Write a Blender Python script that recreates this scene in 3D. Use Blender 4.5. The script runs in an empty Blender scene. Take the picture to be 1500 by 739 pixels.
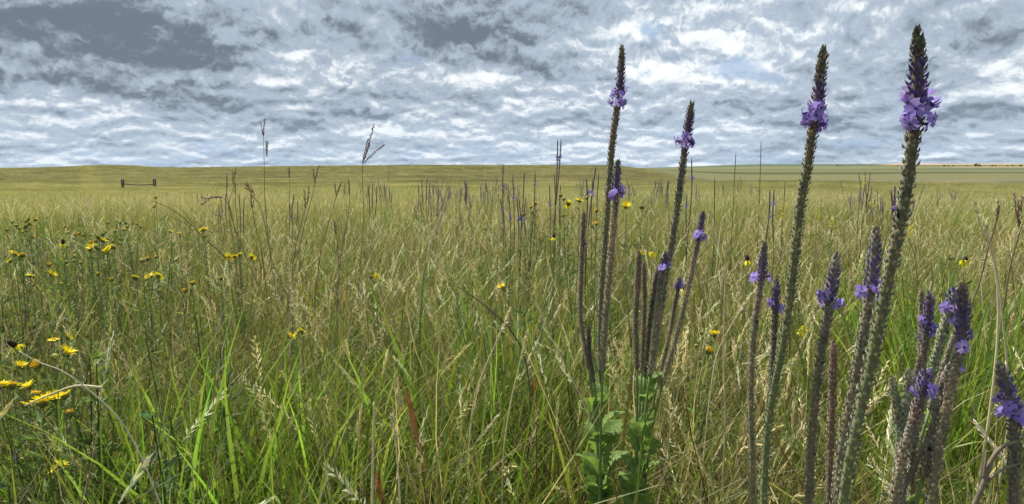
import bpy, math, random
import numpy as np
from mathutils import Vector, Matrix

scene = bpy.context.scene
COL = scene.collection
R = math.radians
random.seed(7)
rng = np.random.default_rng(7)

# ------------------------------------------------------------------ camera
F = 1000.0                      # focal length in photograph pixels (1500 wide)
CAM_Z = 0.95
HORIZON = 243.0
PITCH = math.atan((369.5 - HORIZON) / F)
cam_data = bpy.data.cameras.new("camera")
cam_data.sensor_width = 36.0
cam_data.lens = 36.0 * F / 1500.0
cam_data.clip_start = 0.02
cam_data.clip_end = 30000.0
cam = bpy.data.objects.new("camera", cam_data)
COL.objects.link(cam)
cam.location = (0, 0, CAM_Z)
cam.rotation_euler = (R(90) - PITCH, 0, 0)
scene.camera = cam
CP, SP = math.cos(PITCH), math.sin(PITCH)

def ray(px, py):
    x = (px - 750.0) / F
    v = (369.5 - py) / F
    return Vector((x, CP + v * SP, v * CP - SP))

def at(px, py, Y):
    """the point Y metres ahead that the photograph shows at px, py"""
    d = ray(px, py)
    return Vector((0, 0, CAM_Z)) + d * (Y / d.y)

# ------------------------------------------------------------------ light
scene.view_settings.view_transform = 'Standard'
scene.view_settings.look = 'None'
scene.view_settings.exposure = 0.55
scene.view_settings.gamma = 1.0
scene.render.use_motion_blur = False
scene.cycles.max_bounces = 6
scene.cycles.diffuse_bounces = 3
scene.cycles.transmission_bounces = 3
scene.cycles.use_denoising = True

SUN_EL, SUN_AZ = R(50), R(-48)            # azimuth from straight ahead, to the right
sun_data = bpy.data.lights.new("sun", 'SUN')
sun_data.energy = 5.0
sun_data.angle = R(2.0)
sun_data.color = (1.0, 0.93, 0.78)
sun = bpy.data.objects.new("sun", sun_data)
COL.objects.link(sun)
sdir = Vector((math.sin(SUN_AZ) * math.cos(SUN_EL), math.cos(SUN_AZ) * math.cos(SUN_EL), math.sin(SUN_EL)))
sun.rotation_euler = sdir.to_track_quat('Z', 'Y').to_euler()

world = bpy.data.worlds.new("World")
scene.world = world
world.use_nodes = True
world.cycles.sampling_method = 'MANUAL'
world.cycles.sample_map_resolution = 256
WT = world.node_tree
WT.nodes.clear()

class NT:
    """small node-graph writer"""
    def __init__(s, tree): s.t = tree
    def n(s, typ, ins=None, **props):
        nd = s.t.nodes.new(typ)
        for k, v in props.items(): setattr(nd, k, v)
        for k, v in (ins or {}).items(): s.put(nd.inputs[k], v)
        return nd
    def put(s, sock, v):
        if hasattr(v, 'is_output'): s.t.links.new(v, sock)
        elif v is not None: sock.default_value = v
    def m(s, op, a, b=None, c=None, clamp=False):
        nd = s.t.nodes.new('ShaderNodeMath'); nd.operation = op; nd.use_clamp = clamp
        for i, v in enumerate((a, b, c)):
            if v is not None: s.put(nd.inputs[i], v)
        return nd.outputs[0]
    def v(s, op, a, b=None, scale=None):
        nd = s.t.nodes.new('ShaderNodeVectorMath'); nd.operation = op
        s.put(nd.inputs[0], a)
        if b is not None: s.put(nd.inputs[1], b)
        if scale is not None: s.put(nd.inputs['Scale'], scale)
        return nd.outputs['Value'] if op in ('LENGTH', 'DOT_PRODUCT') else nd.outputs[0]
    def xyz(s, x, y, z): return s.n('ShaderNodeCombineXYZ', {0: x, 1: y, 2: z}).outputs[0]
    def step(s, x, lo, hi, a=0.0, b=1.0):
        nd = s.t.nodes.new('ShaderNodeMapRange'); nd.interpolation_type = 'SMOOTHSTEP'
        for i, v in enumerate((x, lo, hi, a, b)): s.put(nd.inputs[i], v)
        return nd.outputs[0]
    def mix(s, f, a, b, blend='MIX'):
        nd = s.t.nodes.new('ShaderNodeMix'); nd.data_type = 'RGBA'; nd.blend_type = blend
        s.put(nd.inputs[0], f)
        for i, v in ((6, a), (7, b)):
            s.put(nd.inputs[i], v if hasattr(v, 'is_output') else (*v, 1.0) if len(v) == 3 else v)
        return nd.outputs[2]
    def noise(s, vec, scale, detail=4, rough=0.5, lac=2.0, dist=0.0, color=False):
        nd = s.n('ShaderNodeTexNoise', {'Vector': vec, 'Scale': scale, 'Detail': detail, 'Roughness': rough, 'Lacunarity': lac, 'Distortion': dist})
        return nd.outputs['Color' if color else 'Fac']

def build_sky():
    g = NT(WT)
    tc = g.n('ShaderNodeTexCoord').outputs['Generated']
    dirn = g.v('NORMALIZE', tc)
    sep = g.n('ShaderNodeSeparateXYZ', {0: dirn})
    dx, dy, dz = sep.outputs
    up = g.m('MAXIMUM', dz, 0.0)
    dzz = g.m('ADD', g.m('MULTIPLY', up, 0.985), 0.018)
    inv = g.m('DIVIDE', 1.0, dzz)
    # direction coordinates for the large cloud masses: bearing and elevation
    az = g.m('ARCTAN2', dx, dy)
    uv = g.xyz(az, g.m('MULTIPLY', dz, 1.0), 0.0)
    wob = g.v('SCALE', g.v('SUBTRACT', g.noise(uv, 9.0, 5, 0.6, color=True), (0.5, 0.5, 0.5)), scale=0.11)
    uvw = g.v('ADD', uv, wob)
    def blob(px, py, sx, sy, amp):
        a = math.atan((px - 750) / F); e = (HORIZON - py) / F * math.cos(a)
        dd = g.v('MULTIPLY', g.v('SUBTRACT', uvw, (a, e, 0)), (F / sx, F / sy, 0))
        q = g.v('DOT_PRODUCT', dd, dd)
        return g.m('MULTIPLY', g.m('EXPONENT', g.m('MULTIPLY', q, -0.7)), amp)
    def total(lst):
        o = None
        for b in lst:
            w = blob(*b); o = w if o is None else g.m('ADD', o, w)
        return o
    dark = total(DARK)
    wobp = g.v('SCALE', wob, scale=WB)
    base = (0.0, 0.0)
    slices = SLICES
    T = None; Cacc = None
    flat = g.v('MULTIPLY', dirn, (1, 1, 0))
    rad = g.m('POWER', g.m('ADD', g.m('MULTIPLY', up, 1.0), CC), -BB)
    big = g.noise(g.v('ADD', g.v('SCALE', flat, scale=rad), (9.3, 2.1, 5.0)), SC * 0.45, 3, 0.5)
    tone = g.noise(g.v('ADD', g.v('SCALE', flat, scale=rad), (1.3, 4.1, 8.0)), SC * 1.1, 6, 0.62)
    tone = g.m('MULTIPLY', g.m('SUBTRACT', tone, 0.5), TV)
    def pos(h, zz):
        return g.v('ADD', g.v('SCALE', flat, scale=g.m('MULTIPLY', rad, h)), (3.1, 7.7, zz))
    def billow(h):
        v2 = g.n('ShaderNodeTexVoronoi', {'Vector': g.v('ADD', pos(h, 0), wobp), 'Scale': SC * VS * 3.1, 'Detail': 1.0, 'Roughness': 0.5, 'Lacunarity': 2.4}, feature='F1', normalize=True).outputs['Distance']
        v = g.n('ShaderNodeTexVoronoi', {'Vector': g.v('ADD', pos(h, 0), wobp), 'Scale': SC * VS, 'Detail': 2.0, 'Roughness': 0.5, 'Lacunarity': 2.4}, feature='F1', normalize=True).outputs['Distance']
        return g.m('ADD', g.m('MULTIPLY', g.m('SUBTRACT', 0.4, v), VO), g.m('MULTIPLY', g.m('SUBTRACT', 0.4, v2), VO2))
    bil = billow(1.0)
    bup = billow(UPO)
    common = g.m('ADD', bil, g.m('MULTIPLY', g.m('SUBTRACT', big, 0.5), 0.35))
    above = g.noise(pos(UPO, SLICES[0] * HZV), SC, 6, RGH, 2.1, 0.15)
    first = g.noise(pos(1.0, SLICES[0] * HZV), SC, 6, RGH, 2.1, 0.15)
    emb = g.m('ADD', g.m('MULTIPLY', g.m('SUBTRACT', above, first), EMB), g.m('MULTIPLY', g.m('SUBTRACT', bup, bil), VE))
    for i, h in enumerate(slices):
        k = i / (len(slices) - 1)
        n1 = g.noise(pos(h, h * HZV), SC, DET, RGH, 2.1, 0.15)
        d = g.m('ADD', g.m('ADD', n1, common), g.m('MULTIPLY', dark, 0.11 * (1 - 0.6 * k)))
        th = TH0 + TH1 * k
        a = g.m('MULTIPLY', g.step(d, th, th + AW), AMAX)
        core = g.m('ADD', g.m('ADD', g.m('ADD', d, tone), emb), g.m('MULTIPLY', dark, DKW))
        col = g.mix(g.step(core, th + CM, th + CW), g.mix(g.step(core, th + C0, th + CM + 0.02), BRIGHT, MIDC), tuple(DK[j] + (DKT[j] - DK[j]) * k for j in range(3)))
        if T is None:
            T = g.m('SUBTRACT', 1.0, a); Cacc = g.v('SCALE', col, scale=a)
        else:
            Cacc = g.v('ADD', Cacc, g.v('SCALE', col, scale=g.m('MULTIPLY', a, T)))
            T = g.m('MULTIPLY', T, g.m('SUBTRACT', 1.0, a))
    # brightness where light comes through the thinner deck
    glow = g.m('ADD', 1.0, total(LIGHT))
    Cacc = g.v('SCALE', Cacc, scale=glow)
    sky = g.n('ShaderNodeTexSky', sky_type='NISHITA', sun_disc=False, sun_elevation=SUN_EL, sun_rotation=SUN_AZ, altitude=400.0, air_density=1.0, dust_density=1.2, ozone_density=1.2)
    # thin high veil over the blue
    veil = g.step(g.noise(g.v('SCALE', flat, scale=g.m('MULTIPLY', inv, 2.2)), 0.9, 6, 0.6), 0.35, 0.75, 0.15, 0.75)
    back = g.mix(veil, g.v('SCALE', sky.outputs[0], scale=SKYS), (5.2, 5.7, 6.4))
    out = g.v('ADD', g.v('SCALE', back, scale=T), g.v('SCALE', Cacc, scale=10.0))
    gap = g.step(g.m('ADD', g.m('MULTIPLY', total(GAPS), 1.1), g.m('MULTIPLY', tone, 2.0)), 0.2, 0.8)
    out = g.mix(g.m('MULTIPLY', gap, 0.8), out, (2.8, 3.8, 5.3))
    # air in front of the far clouds
    hz = g.step(dz, 0.0, 0.16, 1.0, 0.0)
    hz = g.m('MULTIPLY', g.m('POWER', hz, 2.2), HZ)
    out = g.mix(hz, out, (4.2, 5.3, 6.6))
    bg = g.n('ShaderNodeBackground', {'Color': out, 'Strength': 0.1})
    g.t.links.new(bg.outputs[0], g.n('ShaderNodeOutputWorld').inputs[0])

DARK = [(50, 60, 150, 65, 1.0), (250, 70, 120, 42, 1.2), (130, 125, 90, 16, 0.8), (430, 40, 50, 60, -0.8), (320, 105, 70, 18, 0.7),
        (600, 40, 70, 55, 1.1), (760, 60, 110, 45, 1.3), (825, 120, 50, 25, 0.7), (700, 90, 70, 25, 0.8), (800, 5, 60, 10, -1.0), (250, 120, 200, 12, -0.2),
        (480, 110, 60, 40, -0.5), (390, 150, 80, 20, 0.8), (510, 160, 60, 18, 0.8), (930, 60, 55, 50, -0.8), (240, 145, 160, 14, -0.6), (740, 115, 30, 40, -0.4),
        (1060, 110, 40, 22, -1.0), (950, 42, 40, 16, -0.8), (1020, 5, 80, 20, 0.9), (1290, 95, 110, 35, 0.75), (1420, 160, 100, 28, 0.7), (1480, 120, 40, 20, -0.9),
        (1250, 185, 100, 16, 0.5), (1430, 70, 60, 30, 0.5), (1150, 125, 60, 25, -0.5), (1150, 30, 90, 30, -0.3), (1330, 30, 50, 15, -0.5), (200, 185, 140, 12, 0.5), (1440, 30, 60, 30, -0.3), (240,140,200,14,-.3), (560, 185, 120, 12, 0.3)]
LIGHT = [(930, 90, 120, 90, 0.06), (1160, 90, 120, 80, 0.06)]
GAPS = [(1068, 116, 34, 12, 0.8), (955, 44, 26, 12, 0.8), (595, 105, 30, 8, 0.5), (1130, 128, 30, 8, 0.5), (980, 200, 60, 8, 0.5), (300, 225, 200, 7, 0.45), (1200, 222, 200, 7, 0.45), (700, 222, 120, 7, 0.4), (860, 5, 30, 8, 0.5)]
SLICES = [1.0, 1.05, 1.1, 1.16]
SC, DET, RGH, VO, VS, HZV = 3.7, 8, 0.48, 0.34, 1.7, 1.5
CC, BB, TV, DKW, WB = 0.075, 0.40, 0.46, 0.16, 4.0
UPO, EMB, VE, C0, CM = 0.979, 3.4, 5.6, -0.28, 0.22
TH0, TH1, AW, CW, AMAX = 0.37, -0.02, 0.10, 0.80, 0.9
BRIGHT = (0.66, 0.69, 0.71); DK = (0.115, 0.145, 0.18); DKT = (0.18, 0.225, 0.28); MIDC = (0.30, 0.36, 0.43)
VO2 = 0.08
SKYS, HZ = 0.45, 0.3
build_sky()

# ------------------------------------------------------------------ helpers
def tag(o, label=None, cat=None, group=None, kind=None):
    if label: o['label'] = label
    if cat: o['category'] = cat
    if group: o['group'] = group
    if kind: o['kind'] = kind
    return o

def empty(name, loc, label, cat, group=None):
    o = bpy.data.objects.new(name, None)
    o.empty_display_size = 0.05
    COL.objects.link(o)
    o.location = loc
    return tag(o, label, cat, group)

def link(name, mesh, parent=None, loc=None, rot=None, scale=None):
    o = bpy.data.objects.new(name, mesh)
    COL.objects.link(o)
    if parent is not None: o.parent = parent
    if loc is not None: o.location = loc
    if rot is not None: o.rotation_euler = rot
    if scale is not None: o.scale = (scale,) * 3 if not hasattr(scale, '__len__') else scale
    return o

class Acc:
    """collects vertices with colours and quads / triangles, then makes one mesh"""
    def __init__(s): s.v = []; s.c = []; s.q = []; s.t = []; s.n = 0
    def add(s, verts, cols, quads=None, tris=None):
        verts = np.asarray(verts, dtype=np.float64).reshape(-1, 3)
        cols = np.broadcast_to(np.asarray(cols, dtype=np.float64), verts.shape)
        s.v.append(verts); s.c.append(cols)
        if quads is not None and len(quads): s.q.append(np.asarray(quads, dtype=np.int64).reshape(-1, 4) + s.n)
        if tris is not None and len(tris): s.t.append(np.asarray(tris, dtype=np.int64).reshape(-1, 3) + s.n)
        s.n += len(verts)
    def mesh(s, name, mat, origin=(0, 0, 0), smooth=True):
        me = bpy.data.meshes.new(name)
        v = np.concatenate(s.v) - np.asarray(origin, dtype=np.float64)
        c = np.concatenate(s.c)
        q = np.concatenate(s.q) if s.q else np.zeros((0, 4), int)
        t = np.concatenate(s.t) if s.t else np.zeros((0, 3), int)
        me.vertices.add(len(v)); me.vertices.foreach_set('co', v.astype(np.float32).ravel())
        me.loops.add(q.size + t.size)
        me.loops.foreach_set('vertex_index', np.concatenate([q.ravel(), t.ravel()]).astype(np.int32))
        me.polygons.add(len(q) + len(t))
        ls = np.concatenate([np.arange(len(q)) * 4, q.size + np.arange(len(t)) * 3]).astype(np.int32)
        me.polygons.foreach_set('loop_start', ls)
        me.polygons.foreach_set('use_smooth', np.full(len(q) + len(t), smooth))
        me.update(calc_edges=True)
        at_ = me.color_attributes.new('Col', 'FLOAT_COLOR', 'POINT')
        rgba = np.ones((len(v), 4), dtype=np.float32); rgba[:, :3] = np.clip(c, 0, 1)
        at_.data.foreach_set('color', rgba.ravel())
        me.materials.append(mat)
        return me

def norm(a):
    a = np.asarray(a, dtype=np.float64)
    return a / np.maximum(np.linalg.norm(a, axis=-1, keepdims=True), 1e-9)

def jitter(col, n, amt=0.15):
    """n colours around one, differing in brightness and a little in hue"""
    col = np.asarray(col, dtype=np.float64)
    b = 1 + rng.normal(0, amt, (n, 1))
    h = 1 + rng.normal(0, amt * 0.45, (n, 3))
    return np.clip(col * b * h, 0.005, 0.95)

def blades(acc, base, L, W, az, lean, curve, c0, c1, S=4, tw=None, base_w=0.8):
    """curved tapering grass blades, all at once"""
    n = len(base)
    t = np.linspace(0, 1, S + 1)
    ang = lean[:, None] + curve[:, None] * t[None] ** 1.4
    dt = 1.0 / S
    am = 0.5 * (ang[:, 1:] + ang[:, :-1])
    rr = np.concatenate([np.zeros((n, 1)), np.cumsum(np.sin(am), 1)], 1) * dt * L[:, None]
    zz = np.concatenate([np.zeros((n, 1)), np.cumsum(np.cos(am), 1)], 1) * dt * L[:, None]
    wav = 0.012 * np.sin(t[None] * 5 + rng.uniform(0, 6, (n, 1))) * t[None]
    cx = base[:, 0:1] + rr * np.cos(az)[:, None] - wav * np.sin(az)[:, None]
    cy = base[:, 1:2] + rr * np.sin(az)[:, None] + wav * np.cos(az)[:, None]
    cz = base[:, 2:3] + zz
    if tw is None: tw = rng.normal(0, 0.7, n)
    sa = az[:, None] + math.pi / 2 + tw[:, None] + 0.8 * t[None] * rng.normal(0, 1, (n, 1))
    wt = W[:, None] * 0.5 * np.where(t < 0.35, base_w + (1 - base_w) * t / 0.35, 1 - ((t - 0.35) / 0.65) ** 1.8 * 0.95)[None]
    sx, sy = np.cos(sa) * wt, np.sin(sa) * wt
    v = np.empty((n, S + 1, 2, 3))
    v[:, :, 0, 0] = cx - sx; v[:, :, 0, 1] = cy - sy; v[:, :, 0, 2] = cz
    v[:, :, 1, 0] = cx + sx; v[:, :, 1, 1] = cy + sy; v[:, :, 1, 2] = cz
    c = np.empty((n, S + 1, 2, 3))
    c[:] = (c0[:, None, :] * (1 - t)[None, :, None] + c1[:, None, :] * t[None, :, None])[:, :, None, :]
    k = np.arange(S)
    q = np.stack([2 * k, 2 * k + 1, 2 * k + 3, 2 * k + 2], 1)[None] + (np.arange(n) * (S + 1) * 2)[:, None, None]
    acc.add(v, c.reshape(-1, 3), quads=q.reshape(-1, 4))
    return np.stack([cx, cy, cz], 2)

def kites(acc, p, d, l, w, col, fold=0.25):
    """small pointed scales or spikelets: p base, d direction, l length, w width (folded along the middle)"""
    n = len(p)
    p = np.asarray(p); d = norm(d)
    r = rng.normal(0, 1, (n, 3))
    s = norm(np.cross(d, r)); u = np.cross(s, d)
    l = np.broadcast_to(l, (n,))[:, None]; w = np.broadcast_to(w, (n,))[:, None]
    v = np.stack([p, p + d * l * 0.42 + s * w / 2 + u * w * fold * 0, p + d * l, p + d * l * 0.42 - s * w / 2, p + d * l * 0.4 + u * w * fold * 1.6], 1)
    b = (np.arange(n) * 5)[:, None]
    q = np.concatenate([b + np.array([[0, 1, 4]]), b + np.array([[1, 2, 4]]), b + np.array([[2, 3, 4]]), b + np.array([[3, 0, 4]])])
    acc.add(v, np.repeat(col, 5, axis=0), tris=q)

def smooth_path(pts, n):
    """Catmull-Rom through the points"""
    P = [np.array(p, dtype=float) for p in pts]
    P = [2 * P[0] - P[1]] + P + [2 * P[-1] - P[-2]]
    P = np.array(P); m = len(P) - 3
    u = np.linspace(0, m - 1e-6, n); i = u.astype(int); f = (u - i)[:, None]
    a, b, c, d = P[i], P[i + 1], P[i + 2], P[i + 3]
    return 0.5 * ((2 * b) + (-a + c) * f + (2 * a - 5 * b + 4 * c - d) * f ** 2 + (-a + 3 * b - 3 * c + d) * f ** 3)

def frames(path):
    T = norm(np.gradient(path, axis=0))
    ref = np.array([0.0, 1.0, 0.02])
    A = norm(np.cross(T, ref)); B = np.cross(T, A)
    return T, A, B

def tube(acc, path, rad, sides, col):
    T, A, B = frames(path)
    n = len(path)
    rad = np.broadcast_to(rad, (n,))
    a = np.linspace(0, 2 * math.pi, sides, endpoint=False)
    v = path[:, None] + rad[:, None, None] * (np.cos(a)[None, :, None] * A[:, None] + np.sin(a)[None, :, None] * B[:, None])
    col = np.asarray(col, dtype=float)
    c = np.repeat(col[None] if col.ndim == 1 else col, n if col.ndim == 1 else 1, axis=0)
    c = np.repeat(c, sides, axis=0)
    i = np.arange(n - 1)[:, None] * sides; j = np.arange(sides)[None]; j2 = (j + 1) % sides
    q = np.stack([i + j, i + j2, i + sides + j2, i + sides + j], 2).reshape(-1, 4)
    acc.add(v, c, quads=q)
    acc.add(path[[0, -1]], c[[0, -1]])   # end points
    nb = acc.n
    base = nb - 2 - n * sides
    tr = []
    for k in range(sides):
        tr.append((nb - 2, base + (k + 1) % sides, base + k))
        tr.append((nb - 1, base + (n - 1) * sides + k, base + (n - 1) * sides + (k + 1) % sides))
    acc.t.append(np.array(tr))

def box(acc, lo, hi, col, rotz=0.0, piv=(0, 0, 0), taper=0.0, rough=0.0):
    x0, y0, z0 = lo; x1, y1, z1 = hi
    v = np.array([(x0, y0, z0), (x1, y0, z0), (x1, y1, z0), (x0, y1, z0), (x0, y0, z1), (x1, y0, z1), (x1, y1, z1), (x0, y1, z1)], float)
    v += rng.normal(0, rough, v.shape)
    acc.add(v, col, quads=[(0, 3, 2, 1), (4, 5, 6, 7), (0, 1, 5, 4), (1, 2, 6, 5), (2, 3, 7, 6), (3, 0, 4, 7)])

# ---- smooth 2-D noise for planting
_tab = np.random.default_rng(3).uniform(-1, 1, (64, 64))
def vnoise(x, y, s):
    u = np.asarray(x) / s + 100.3; w = np.asarray(y) / s + 57.9
    i = np.floor(u).astype(int); j = np.floor(w).astype(int)
    f = u - i; g = w - j; f = f * f * (3 - 2 * f); g = g * g * (3 - 2 * g)
    T = lambda a, b: _tab[a % 64, b % 64]
    return (T(i, j) * (1 - f) + T(i + 1, j) * f) * (1 - g) + (T(i, j + 1) * (1 - f) + T(i + 1, j + 1) * f) * g

# ------------------------------------------------------------------ materials
def vmat(name, transl=0.0, rough=0.6, spec=0.25, vary=0.25, patch=False, bump=None, sheen=0.0, mottle=0.0, mscale=400.0):
    m = bpy.data.materials.new(name); m.use_nodes = True
    t = m.node_tree; t.nodes.clear(); g = NT(t)
    col = g.n('ShaderNodeAttribute', attribute_name='Col').outputs['Color']
    rnd = g.n('ShaderNodeObjectInfo').outputs['Random']
    col = g.v('SCALE', col, scale=g.m('ADD', 1 - vary / 2, g.m('MULTIPLY', rnd, vary)))
    geo = g.n('ShaderNodeNewGeometry')
    if patch:
        # whole patches of the prairie are drier (straw) or fresher (green)
        f = g.noise(geo.outputs['Position'], 0.16, 4, 0.6)
        f = g.m('ADD', g.m('MULTIPLY', g.step(f, 0.36, 0.66), 0.65), g.m('MULTIPLY', g.step(g.noise(geo.outputs['Position'], 1.1, 3, 0.6), 0.35, 0.65), 0.35))
        dist = g.n('ShaderNodeSeparateXYZ', {0: geo.outputs['Position']}).outputs[1]
        dry = g.v('MULTIPLY', col, (1.2, 1.03, 1.1)); wet = g.v('MULTIPLY', col, (0.9, 1.05, 0.82))
        col = g.mix(f, wet, dry)
        pd = g.v('LENGTH', g.v('MULTIPLY', g.v('SUBTRACT', geo.outputs['Position'], (-6.5, 12.0, 0)), (0.12, 0.15, 0)))
        f = g.m('MAXIMUM', f, g.step(pd, 1.1, 0.3, 0.0, 0.9))
        far = g.m('ADD', g.step(dist, 3.5, 16.0, 0.0, 0.6), g.step(dist, 30.0, 90.0, 0.0, 0.25))
        tone = g.mix(g.step(dist, 14.0, 220.0, 0.0, 0.85), g.mix(f, (0.21, 0.25, 0.07), (0.50, 0.43, 0.23)), g.mix(f, (0.165, 0.165, 0.095), (0.33, 0.29, 0.185)))
        mot = g.noise(g.v('MULTIPLY', geo.outputs['Position'], (0.028, 0.055, 0.0)), 1.0, 6, 0.68)
        mot = g.step(mot, 0.32, 0.68, 0.62, 1.35)
        mot = g.m('ADD', 1.0, g.m('MULTIPLY', g.m('SUBTRACT', mot, 1.0), g.step(dist, 10.0, 50.0)))
        tone = g.v('SCALE', tone, scale=mot)
        col = g.mix(far, col, tone)
    if patch:
        # a worn track, paler and yellower, runs straight away at the left
        sx, sy, sz = g.n('ShaderNodeSeparateXYZ', {0: geo.outputs['Position']}).outputs
        w = g.m('ABSOLUTE', g.m('ADD', g.m('ADD', sx, g.m('MULTIPLY', sy, 0.615)), g.m('MULTIPLY', g.m('SUBTRACT', g.noise(geo.outputs['Position'], 0.03, 4, 0.6), 0.5), 22.0)))
        tk = g.m('MULTIPLY', g.step(w, 4.5, 0.5), g.step(sy, 12.0, 30.0))
        col = g.mix(g.m('MULTIPLY', tk, 0.22), col, (0.46, 0.42, 0.17))
    if mottle:
        tc = g.n('ShaderNodeTexCoord').outputs['Object']
        nn = g.noise(tc, mscale, 4, 0.65)
        col = g.v('SCALE', col, scale=g.m('ADD', 1 - mottle / 2, g.m('MULTIPLY', g.step(nn, 0.3, 0.7), mottle)))
    p = g.n('ShaderNodeBsdfPrincipled', {'Base Color': col, 'Roughness': rough, 'Specular IOR Level': spec})
    if sheen: p.inputs['Sheen Weight'].default_value = sheen
    if bump:
        tc = g.n('ShaderNodeTexCoord').outputs['Object']
        b = g.n('ShaderNodeBump', {'Height': g.noise(tc, bump[0], 5, 0.6), 'Strength': bump[1], 'Distance': bump[2]})
        g.put(p.inputs['Normal'], b.outputs[0])
    out = p.outputs[0]
    if transl:
        tr = g.n('ShaderNodeBsdfTranslucent', {'Color': g.v('MULTIPLY', col, (1.15, 1.2, 0.75))})
        out = g.n('ShaderNodeMixShader', {0: transl, 1: p.outputs[0], 2: tr.outputs[0]}).outputs[0]
    t.links.new(out, g.n('ShaderNodeOutputMaterial').inputs[0])
    return m

M_GRASS = vmat('grass_blade', 0.45, 0.5, 0.35, 0.6, patch=True)
M_STRAW = vmat('straw', 0.15, 0.6, 0.25, 0.3)
M_SPIKE = vmat('hairy_spike', 0.15, 0.85, 0.1, 0.0, sheen=0.4, mottle=0.3, mscale=900)
M_LEAF = vmat('leaf', 0.4, 0.65, 0.2, 0.25, mottle=0.5, mscale=160, bump=(260, 0.5, 0.001))
M_PETAL = vmat('petal', 0.4, 0.6, 0.15, 0.3)
M_YELLOW = vmat('yellow_petal', 0.3, 0.6, 0.15, 0.2)
M_CULM = vmat('culm', 0.05, 0.6, 0.25, 0.2, mottle=0.3, mscale=200)
M_WOOD = vmat('weathered_timber', 0.0, 0.85, 0.15, 0.2, mottle=0.6, mscale=6, bump=(20, 0.6, 0.02))
M_TREE = vmat('tree_leaf', 0.2, 0.7, 0.2, 0.3)

# ------------------------------------------------------------------ the land
def interp(x, xs, ys): return np.interp(x, xs, ys)
def sstep(x, a, b):
    t = np.clip((x - a) / (b - a), 0, 1); return t * t * (3 - 2 * t)

def terr(x, y):
    x = np.asarray(x, float); y = np.asarray(y, float)
    r = np.hypot(x, y)
    az = np.arctan2(x, np.maximum(y, 1e-6)); az = np.where(y <= 0, np.sign(x) * 1.4, az)
    px = 750 + 1000 * np.tan(np.clip(az, -1.2, 1.2))
    w = sstep(px, 880, 1120)
    ca = np.cos(np.clip(az, -1.2, 1.2))
    crest = interp(px, [-600, 0, 60, 110, 150, 185, 225, 280, 420, 600, 900, 980, 1100], [250, 248, 247.2, 245.5, 243.2, 243.6, 246.2, 247, 245, 243.2, 243.4, 246, 250])
    zc = CAM_Z - (crest - HORIZON) / 1000 * 450 * ca
    lr = [0, 8, 30, 60, 110, 200]; lz = [0, -0.03, -0.66, -1.48, -2.6, -2.7]
    zl = np.where(r < 200, interp(r, lr, lz), 0)
    f = sstep(r, 190, 450); zl = np.where(r >= 200, -2.7 * (1 - f) + zc * f, zl)
    zl = np.where(r > 450, zc - (r - 450) * 0.004 - 0.6 * sstep(r, 450, 700), zl)
    top = interp(px, [-600, 0, 850, 950, 1120, 1500, 2500], [248, 246.5, 246, 242.2, 240.8, 240.2, 240])
    zfar = CAM_Z + (HORIZON - top) / 1000 * 7000 * ca
    zr = interp(r, [0, 8, 30, 60, 110, 150, 300, 450, 700, 1500], [0, -0.03, -0.6, -1.2, -1.85, -2.35, -8.5, -13, -12.2, -8.5])
    f2 = sstep(r, 1500, 7000) ; zr = np.where(r > 1500, -8.5 * (1 - f2) + zfar * f2, zr)
    zlf = np.where(r > 1500, np.minimum(zl, zc - 3), zl)
    z = zlf * (1 - w) + zr * w
    z = np.where(r > 7000, z - (r - 7000) * 0.01, z)
    z = z + vnoise(x, y, 3.0) * 0.03 * sstep(r, 2, 8) + vnoise(x, y, 40.0) * 0.12 * sstep(r, 20, 80) * (1 - sstep(r, 200, 400)) + vnoise(x, y, 300.0) * 0.6 * sstep(r, 500, 1200)
    return z

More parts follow.
